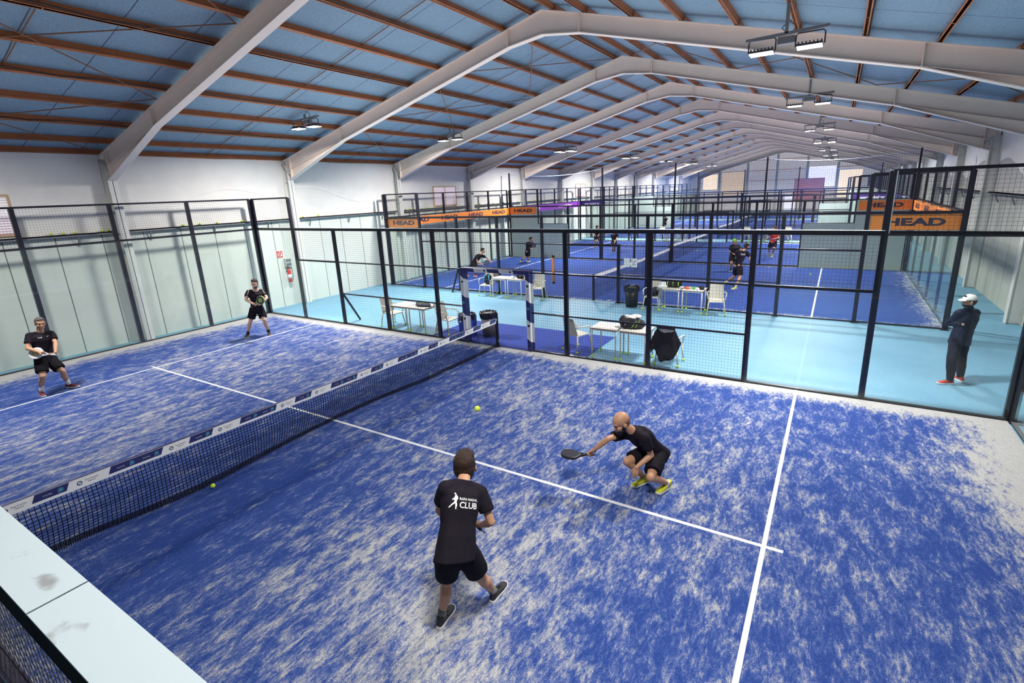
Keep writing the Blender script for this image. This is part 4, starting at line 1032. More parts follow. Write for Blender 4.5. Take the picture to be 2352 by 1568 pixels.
def ortho(d, hint):
    d = d.normalized(); a = (hint - d*hint.dot(d)).normalized(); return d, a, d.cross(a)
def add_hand(m, w, d, nrm, thumb, curl=.5, sc=1.0, fine=True, spread=0.0):
    """palm + four unequal fingers + thumb. d = finger direction, nrm = palm side, thumb = thumb side"""
    d, nrm, _ = ortho(d, nrm); side = thumb - d*thumb.dot(d) - nrm*thumb.dot(nrm); side.normalize()
    L_ = .092*sc
    loft(m, [(w, side, .026*sc, nrm, .018*sc), (w+d*L_*.4, side, .037*sc, nrm, .015*sc), (w+d*L_, side, .041*sc, nrm, .012*sc)], 14)
    if not fine:
        loft(m, [(w+d*L_, side, .040*sc, nrm, .011*sc), (w+d*(L_+.05)+nrm*.02*curl, side, .036*sc, nrm, .010*sc), (w+d*(L_+.06)+nrm*.05*curl, side, .03*sc, nrm, .009*sc)], 12)
        capsule(m, w+d*.03+side*.03, w+d*.07+side*.05, .011, .009, 8); return
    for i, (off, ln) in enumerate(((.031,.074),(.0105,.083),(-.0105,.077),(-.031,.060))):
        p = w+d*(L_-.012)*(1-.03*abs(i-1.2))+side*off*sc; a = 0; fd = (d + side*off*spread*14).normalized()
        for s_, (fr, rr) in enumerate(((.45,.0090),(.30,.0082),(.25,.0074))):
            a += curl*math.radians((62,80,55)[s_]); dr = fd*math.cos(a)+nrm*math.sin(a)
            q = p+dr*ln*fr*sc; capsule(m, p, q, rr*sc, rr*.94*sc, 9); p = q
    p = w+d*.028*sc+side*.026*sc; td = (d*.72+side*.62+nrm*(.25+.5*curl)).normalized()
    q = p+td*.044*sc; capsule(m, p, q, .0125*sc, .0105*sc, 9); td2 = (td+d*.3-side*.5*curl+nrm*.45*curl).normalized(); capsule(m, q, q+td2*.033*sc, .0100*sc, .0086*sc, 9)
def add_head(m, c, f, u, hs=1.0):
    s = f.cross(u).normalized(); M = Matrix((s, f, u)).transposed()*hs
    B_ = lambda x, y, z, a, b, d, n=16: m.ball(c+M@V((x,y,z)), (a,b,d), n, max(8, n//2), M)
    B_(0,-.008,.035,.076,.094,.085,22); B_(0,.022,-.035,.060,.070,.078,20); B_(0,.030,-.065,.050,.058,.048,18)
    B_(0,.070,-.092,.024,.020,.020); B_(0,-.03,.0,.070,.070,.075)
    B_(0,.075,.024,.050,.020,.014); B_(0,.086,-.012,.011,.018,.028); B_(0,.102,-.030,.0135,.013,.011); B_(.010,.094,-.034,.008,.010,.008); B_(-.010,.094,-.034,.008,.010,.008)
    for sx in (-1, 1):
        B_(sx*.036,.060,-.028,.024,.026,.022); B_(sx*.077,-.004,-.010,.011,.020,.032); B_(sx*.084,-.012,-.004,.006,.014,.020)
    B_(0,.084,-.060,.024,.012,.0065); B_(0,.082,-.070,.020,.012,.007)
    return M
def hair_mesh(c, M, kind):
    m = MB(); B_ = lambda x, y, z, a, b, d: m.ball(c+M@V((x,y,z)), (a,b,d), 20, 12, M)
    if kind == 'full':
        B_(0,-.018,.058,.083,.090,.082); B_(0,-.044,.015,.080,.074,.082); B_(0,-.045,-.035,.062,.052,.052); B_(.0,.035,.098,.062,.050,.030)
        B_(.03,.01,.105,.045,.06,.028); B_(.062,-.012,.030,.022,.030,.05); B_(-.062,-.012,.030,.022,.030,.05)
    elif kind == 'short':
        B_(0,-.014,.050,.080,.094,.079); B_(0,-.042,.010,.076,.070,.078); B_(0,-.05,-.035,.055,.040,.040); B_(0,.042,.088,.055,.038,.026)
        B_(.064,-.008,.022,.017,.034,.052); B_(-.064,-.008,.022,.017,.034,.052)
    elif kind == 'shaved':
        B_(0,-.040,.005,.0725,.066,.062); B_(.060,-.010,.018,.018,.030,.030); B_(-.060,-.010,.018,.018,.030,.030); B_(0,-.045,-.025,.060,.048,.040)
    return m
def beard_mesh(c, M):
    m = MB(); B_ = lambda x, y, z, a, b, d: m.ball(c+M@V((x,y,z)), (a,b,d), 16, 10, M)
    B_(0,.030,-.074,.053,.057,.044); B_(0,.072,-.094,.028,.022,.022); B_(.048,.018,-.05,.016,.030,.040); B_(-.048,.018,-.05,.016,.030,.040); B_(0,.090,-.049,.022,.010,.005)
    return m
def shoe(root, ank, he, to, mu, ms, up=V((0,0,1)), O=V((0,0,0)), vox=.007, tip=None, name='shoe'):
    f = (to-he).normalized(); u = up.normalized(); s = f.cross(u).normalized(); u = s.cross(f).normalized(); L_ = .285
    p0 = he - f*.012
    m = MB()
    secs = [(p0+f*.005+u*.045, s,.026,u,.018), (p0+f*.03+u*.052, s,.034,u,.036), (p0+f*.08+u*.055, s,.037,u,.042), (p0+f*.13+u*.05, s,.040,u,.034), (p0+f*.19+u*.040, s,.045,u,.026), (p0+f*.24+u*.034, s,.042,u,.020), (p0+f*.278+u*.028, s,.026,u,.012)]
    loft(m, secs, 20, 2.2)
    a = ank; m.tube([p0+f*.05+u*.06, p0+f*.055+u*.115], [.040,.040], 14)
    up_ = link(name, fuse(m, vox, mu, name, 3), root); up_.location = -O
    sm_ = MB(); out = [( .000,.020),(.02,.032),(.07,.036),(.12,.036),(.17,.043),(.21,.046),(.25,.042),(.278,.028),(.287,.010)]
    ring = [(x, w) for x, w in out] + [(x, -w) for x, w in reversed(out)]
    n = len(ring); vs = []
    for h, g in ((0,.96),(.012,1.03),(.026,1.0),(.030,.9)):
        for x, w in ring: vs.append(p0 + f*x + s*w*g + u*(h + (.010 if x > .25 else 0)*(1 if h < .01 else .6)))
    fs = [(k_*n+i, k_*n+(i+1)%n, (k_+1)*n+(i+1)%n, (k_+1)*n+i) for k_ in range(3) for i in range(n)] + [tuple(range(n))[::-1], tuple(3*n+i for i in range(n))]
    so = sm_.add(vs, fs).build('sole', ms, up_, smooth=False)
    lm = MB()
    for q in range(5):
        c = p0+f*(.125+.016*q)+u*(.088-.006*q); lm.bar(c-s*.022, c+s*.022, .006, .005)
    lm.build('laces', M_BLACKRUB if tip is None else tip, up_)
    return up_
def surf_project(me_obj_list, target_me, direction, off=.003):
    """drop printed lettering on the cloth surface under it"""
    from mathutils.bvhtree import BVHTree
    bm = bmesh.new(); bm.from_mesh(target_me); t = BVHTree.FromBMesh(bm)
    for me in me_obj_list:
        for v in me.vertices:
            h = t.ray_cast(v.co - direction*.4, direction)
            if h[0] is not None: v.co = h[0] - direction*off
    bm.free()
CF = V((-.5212,.8534,0)).normalized()*1.0   # camera's horizontal heading
CF = V((math.sin(-.54824), math.cos(-.54824), 0)); CR_ = V((CF.y, -CF.x, 0)); CU = V((0,0,1))
def cam_dir(r, u, t): return (CR_*r + CU*u - CF*t).normalized()      # right, up, towards the viewer
SKIN = dict(tan=pbr('tanned_skin', (.50,.26,.15), .5, var=.10, vscale=9), fair=pbr('fair_skin', (.56,.33,.23), .5, var=.08, vscale=9), olive=pbr('olive_skin', (.42,.23,.14), .5, var=.08, vscale=9))
M_SHIRT = pbr('black_jersey', (.013,.010,.016), .8, var=.15, vscale=14, bump=.25, bscale=70, spec=.12)
M_SHORT = pbr('black_shorts_cloth', (.008,.007,.011), .8, var=.15, vscale=14, bump=.2, bscale=60, spec=.12)
M_EYEW = pbr('eye_white', (.25,.22,.20), .3); M_EYED = pbr('dark_iris', (.03,.02,.015), .2); M_BROW = pbr('dark_brow_hair', (.02,.012,.008), .8)
def hairmat(n, c): return pbr(n, c, .55, var=.35, vscale=30, bump=.8, bscale=60, stretch=(3,3,.6), spec=.3)
H_DARK = hairmat('dark_brown_hair', (.030,.014,.009)); H_GREY = hairmat('greying_hair', (.10,.09,.09)); H_BLK = hairmat('black_hair', (.012,.008,.007)); H_SHAVE = hairmat('shaved_stubble', (.20,.11,.075))
def person(J, label, face=1, look=(0,0,1), skin='tan', hair='short', hm=None, beard=False, shirt=M_SHIRT, shorts=M_SHORT, sock=None, sockh=.12, shoe_u=None, shoe_s=None, detail=1, hl=None, hr=None, long=False, headup=None, girth=1.0, shlen=.30, sleeve=.62, cname='shirt', group=None, hs=1.08):
    J = {k_: V(p) for k_, p in J.items()}
    fx, fy = J['pv'].x, J['pv'].y; O = V((fx, fy, 0)); root = empty('person', tuple(O), 0, label, 'person', group)
    vox = .006 if detail else .014; vc = .010 if detail else .018
    sk = SKIN[skin]
    up = (J['nk']-J['pv']).normalized()
    ls = J['sl']-J['sr'] if face > 0 else J['sl']-J['sr']
    shx = (J['sr']-J['sl']).normalized()
    fwd = (shx.cross(up) if True else None).normalized()
    # shx points to the viewer's right; for someone facing the viewer forward = towards the viewer
    if fwd.dot(-CF) < 0: fwd = -fwd
    if face < 0: fwd = -fwd
    hpx = (J['hr']-J['hl']).normalized(); hf = (fwd - hpx*fwd.dot(hpx)).normalized(); sf = (fwd - shx*fwd.dot(shx)).normalized()
    g = girth
    mid = J['pv'].lerp(J['ch'], .5) + fwd*.0
    def tors(add, m, lo=-.07, shoulders=True, hem=0):
        A = [ (J['pv']+up*lo, hpx, .155*g+add+hem, hf, .112*g+add*.8+hem), (J['pv']+up*.03, hpx, .158*g+add, hf, .112*g+add*.8),
              (mid, (hpx+shx).normalized(), .142*g+add, (hf+sf).normalized(), .102*g+add*.8),
              (J['ch']-up*.02, shx, .165*g+add, sf, .112*g+add*.7), (J['ch']+up*.07, shx, .165*g+add*.8, sf, .100*g+add*.6),
              (J['nk']-up*.045, shx, .125+add*.5, sf, .070+add*.4), (J['nk']+up*(.012 if add else -.005), shx, .064+add*.45, sf, .056+add*.45) ]
        loft(m, A, 26, 2.5)
        for s_ in ('sl','sr'):
            capsule(m, J[s_], J['nk'].lerp(J[s_], .35)-up*.018, .056+add*.7, .052+add*.4, 16); capsule(m, J[s_], J['ch'].lerp(J[s_], .5), .058+add*.7, .07+add*.5, 16)
    m = MB(); tors(0, m)
    lk = cam_dir(*look) if not isinstance(look, V) else look.normalized(); hu = headup or (up*.35+CU*.65).normalized()
    hu = (hu - lk*hu.dot(lk)).normalized()
    m.tube([J['nk']-up*.05, J['nk']+(J['hd']-J['nk'])*.45, J['hd']-hu*.05-lk*.02], [.066,.056,.058], 16)
    M = add_head(m, J['hd'], lk, hu, hs)
    for s_, e_, w_ in (('sl','el','wl'),('sr','er','wr')):
        S, E, W = J[s_], J[e_], J[w_]
        capsule(m, S, E, .050, .038); capsule(m, S.lerp(E,.25), S.lerp(E,.6), .050, .046)
        m.tube([E, E.lerp(W,.28), E.lerp(W,.65), W], [.038,.043,.034,.026], 14); m.ball(E, .039, 12, 8); m.ball(W, (.028,.028,.028), 10, 8)
    for hh, w_, e_ in ((hl,'wl','el'),(hr,'wr','er')):
        hh = hh or {}
        W = J[w_]; d = hh.get('d') or (W-J[e_]); add_hand(m, W, V(d).normalized(), hh.get('n') or -CU, hh.get('t') or fwd, hh.get('curl', .35), 1.0, bool(detail), hh.get('spread', 0))
    for h_, k_, a_ in (('hl','kl','al'),('hr','kr','ar')):
        Hh, K_, A_ = J[h_], J[k_], J[a_]
        capsule(m, Hh, K_, .088*g, .056); m.tube([Hh.lerp(K_,.1), Hh.lerp(K_,.5), K_], [.092*g,.076*g,.056], 16)
        ax = (A_-K_).normalized(); back = ((Hh-K_).normalized() - ax*((Hh-K_).normalized().dot(ax)))
        back = -hf if back.length < .05 else (-hf*.6 - back.normalized()*0).normalized()
        m.tube([K_, K_.lerp(A_,.15), K_.lerp(A_,.32)+back*.014, K_.lerp(A_,.55)+back*.008, K_.lerp(A_,.85), A_], [.055,.053,.057,.048,.036,.037], 16); m.ball(K_, .056, 14, 9)
        m.ball(A_-CU*.02, (.034,.034,.034), 10, 8)
    body = link('body', fuse(m, vox, sk, 'body', 3 if detail else 2), root); body.location = -O
    # ---- shirt / jacket
    m = MB(); tors(.020 if not long else .036, m, -.135, hem=.012)
    for s_, e_, w_ in (('sl','el','wl'),('sr','er','wr')):
        S, E, W = J[s_], J[e_], J[w_]
        if long:
            m.tube([S, S.lerp(E,.5), E], [.080,.070,.062], 16); m.ball(E, .062, 14, 8); m.tube([E, E.lerp(W,.5), E.lerp(W,.96)], [.062,.054,.042], 16)
        else: m.tube([S, S.lerp(E,.3), S.lerp(E,sleeve)], [.070,.075,.073], 18)
    if long: m.tube([J['nk']-up*.03, J['nk']+(J['hd']-J['nk'])*.40], [.082,.074], 18)
    sh_me = fuse(m, vc, shirt, cname, 4 if detail else 2, .006 if detail else 0, seed=J['pv'].x*3)
    sh = link(cname, sh_me, root); sh.location = -O
    # ---- shorts / trousers
    m = MB(); loft(m, [(J['pv']-up*.09, hpx, .170*g, hf, .132*g), (J['pv']+up*.06, hpx, .163*g, hf, .122*g)], 24, 2.4)
    for h_, k_, a_ in (('hl','kl','al'),('hr','kr','ar')):
        Hh, K_, A_ = J[h_], J[k_], J[a_]
        if long:
            m.tube([Hh, Hh.lerp(K_,.5), K_], [.112*g,.100,.082], 16); m.ball(K_, .082, 14, 8); m.tube([K_, K_.lerp(A_,.45), K_.lerp(A_,.95), A_.lerp(K_,-.04)], [.082,.078,.062,.056], 16)
        else: m.tube([Hh, Hh.lerp(K_,.35), Hh.lerp(K_,.78)], [.112*g,.116*g,.112*g], 20)
    so = link('trousers' if long else 'shorts', fuse(m, vc, shorts, 'shorts', 4 if detail else 2, .006 if detail else 0, seed=5), root); so.location = -O
    # ---- socks, shoes
    for a_, k_, he, to in (('al','kl','heL','toL'),('ar','kr','heR','toR')):
        if sock and not long:
            A_, K_ = J[a_], J[k_]; mm = MB(); mm.tube([A_.lerp(K_, sockh/.42), A_.lerp(K_,.05), A_-CU*.035], [.041,.042,.040], 16)
            q = link('sock', mm.mesh('sock', sock, True), root); q.location = -O
        heel = J[he].copy(); toe = J[to].copy()
        z0 = .0125 if label.find('walkway') < 0 else 0.0
        heel.z = max(heel.z, z0) ; toe.z = max(toe.z, z0)
        if toe.z < z0+.012: toe.z = z0
        if heel.z < z0+.012: heel.z = z0
        f = (toe-heel); f = (f if f.length > .02 else fwd).normalized()
        # keep the shoe under its ankle
        A_ = J[a_]; hx = A_ - f*.055; base = V((hx.x, hx.y, 0)); hp = heel.lerp(V((base.x, base.y, heel.z)), .6)
        rz = hp.z if abs(f.z) < .02 else heel.z
        hp.z = heel.z
        shoe(root, A_, hp, hp+f*.27, shoe_u, shoe_s, CU, O, .0065 if detail else .011)
    # ---- hair, beard, eyes, brows
    c = J['hd']
    if hair:
        q = link('hair', fuse(hair_mesh(c, M, hair), .005 if detail else .010, hm, 'hair', 2, .0035 if detail else 0, seed=2, ffr=26), root); q.location = -O
    if beard:
        q = link('beard', fuse(beard_mesh(c, M), .005 if detail else .01, hm if hm != H_SHAVE else H_BLK, 'beard', 2), root); q.location = -O
    if detail:
        e = MB(); ir = MB(); br = MB()
        for sx in (-1, 1):
            e.ball(c+M@V((sx*.031,.0735,.000)), (.0125,.0125,.0065), 12, 8, M); ir.ball(c+M@V((sx*.031,.0845,.000)), (.0062,.0030,.0062), 10, 6, M)
            br.tube([c+M@V((sx*.014,.092,.016)), c+M@V((sx*.033,.090,.021)), c+M@V((sx*.050,.076,.015))], [.002,.003,.002], 6)
        q = link('eyes', e.mesh('eyes', M_EYEW, True), root); q.location = -O
        q2 = link('irises', ir.mesh('irises', M_EYED, True), q); q3 = link('eyebrows', br.mesh('eyebrows', M_BROW, True), root); q3.location = -O
    return root, J, O, M, fwd, up, shx, sh_me
def racket(origin, ydir, zdir, face_m, rim_m, label, emb=None, grip=M_BLACKRUB, holes=True):
    """teardrop padel bat; origin = middle of the grip, ydir towards the head"""
    F = frame_mat((0,0,0), V(ydir).cross(V(zdir)), V(ydir)); y = V(ydir).normalized(); z = V(zdir); z = (z-y*z.dot(y)).normalized(); x = y.cross(z)
    F = Matrix((x, y, z)).transposed().to_4x4()
    t = empty('padel_racket', tuple(origin), 0, label, 'racket')
    def outline(k_=1.0, n=40):
        pts = []
        for i in range(n):
            a = 2*math.pi*i/n; cx, cy = math.cos(a), math.sin(a); r = .128*k_
            px = r*cx; py = .245 + (r*1.02)*cy
            if cy < -.3: px *= 1-.42*((-cy-.3)/.7); py -= .012*(-cy-.3)
            pts.append((px, py))
        return pts
    def plate(k0, h, mat, nm, par, k1=None):
        m = MB(); o = outline(k0); n = len(o); o2 = outline(k1 or k0*.985)
        vs = [(a,b,-h) for a,b in o2]+[(a,b,-h*.8) for a,b in o]+[(a,b,h*.8) for a,b in o]+[(a,b,h) for a,b in o2]
        fs = [(k_*n+i, k_*n+(i+1)%n, (k_+1)*n+(i+1)%n, (k_+1)*n+i) for k_ in range(3) for i in range(n)]+[tuple(range(n))[::-1], tuple(3*n+i for i in range(n))]
        me = m.add(vs, fs).mesh(nm, mat); me.transform(F); return link(nm, me, par)
    plate(1.0, .019, rim_m, 'frame', t, .93)
    fc = plate(.90, .0195, face_m, 'face', t, .88)
    h = MB()
    for i in range(-4, 5):
        for j in range(-4, 5):
            if i*i+j*j < 20:
                for zz in (.0198, -.0198):
                    c = [(i*.021+.0045*math.cos(q*math.pi/3), .25+j*.021+.0045*math.sin(q*math.pi/3), zz) for q in range(6)]
                    h.add(c, [tuple(range(6))] if zz > 0 else [tuple(range(6))[::-1]])
    if holes:
        me = h.mesh('holes', M_PRINT); me.transform(F); link('holes', me, fc)
    b = MB()
    for s_ in (-1, 1): b.bar((s_*.050,.150,0), (s_*.012,.055,0), .018, .026)
    me = b.mesh('throat', rim_m); me.transform(F); link('throat', me, t)
    g_ = MB(); g_.tube([(0,-.075,0),(0,-.07,0),(0,.075,0)], [.017,.0165,.0155], 10); me = g_.mesh('grip', grip, True); me.transform(F); link('grip', me, t)
    st = MB(); st.tube([(0,-.075,0),(.02,-.11,.0),(.0,-.14,.01),(-.02,-.11,0),(0,-.078,0)], .003, 5); me = st.mesh('wrist_strap', grip); me.transform(F); link('wrist_strap', me, t)
    if emb:
        e = MB(); 
        for r0, r1 in ((.060,.040),(.022,.001)):
            for q in range(24):
                a, b2 = 2*math.pi*q/24, 2*math.pi*(q+1)/24
                for zz in (.0203, -.0203):
                    pts = [(r0*math.cos(a),.25+r0*math.sin(a),zz),(r0*math.cos(b2),.25+r0*math.sin(b2),zz),(r1*math.cos(b2),.25+r1*math.sin(b2),zz),(r1*math.cos(a),.25+r1*math.sin(a),zz)]
                    e.add(pts, [(0,1,2,3)])
        me = e.mesh('emblem', emb); me.transform(F); link('emblem', me, fc)
    return t
def flat_print(parent, O, target_me, origin, xdir, ydir, polys, mat, name, direction, off=.003, sub=3):
    me = bpy.data.meshes.new(name); bm = bmesh.new()
    for p in polys:
        f = bm.faces.new([bm.verts.new((x, y, 0)) for x, y in p])
    bmesh.ops.triangulate(bm, faces=bm.faces[:])
    for _ in range(sub): bmesh.ops.subdivide_edges(bm, edges=bm.edges[:], cuts=1)
    bm.to_mesh(me); bm.free(); me.transform(frame_mat(origin, xdir, ydir)); surf_project([me], target_me, direction, off)
    me.materials.append(mat); o = link(name, me, parent); o.location = -O; return o
SWOOSH = [[(-.5,-.02),(-.42,-.2),(-.22,-.22),(.5,.16),(-.2,-.06),(-.32,-.02),(-.36,.1)]]
def swoosh(parent, O, me, origin, xdir, ydir, s, direction, mat=None):
    flat_print(parent, O, me, origin, xdir, ydir, [[(x*s, y*s) for x, y in p] for p in SWOOSH], mat or M_WHV, 'swoosh_print', direction, .003, 1)
M_SOLEW = pbr('white_sole', (.80,.80,.80), .5); M_SHBLK = pbr('black_knit_shoe', (.02,.019,.022), .7, bump=.2); M_SHYEL = pbr('yellow_shoe', (.62,.62,.02), .5, var=.08); M_SHRED = pbr('red_shoe', (.55,.035,.02), .6); M_SHDRED = pbr('dark_red_shoe', (.18,.02,.03), .6)
M_SOCKG = pbr('grey_sock', (.16,.16,.155), .9, bump=.3); M_SOCKW = pbr('white_sock', (.68,.66,.62), .9); M_SOCKB = pbr('black_sock', (.012,.012,.014), .9)
M_RED2 = pbr('red_jersey', (.60,.03,.035), .8); M_NAVYC = pbr('navy_shell_cloth', (.009,.010,.030), .6, var=.2, vscale=6, bump=.3, bscale=30, spec=.15); M_NAVYT = pbr('dark_navy_trousers', (.007,.008,.020), .8, var=.15, spec=.1)

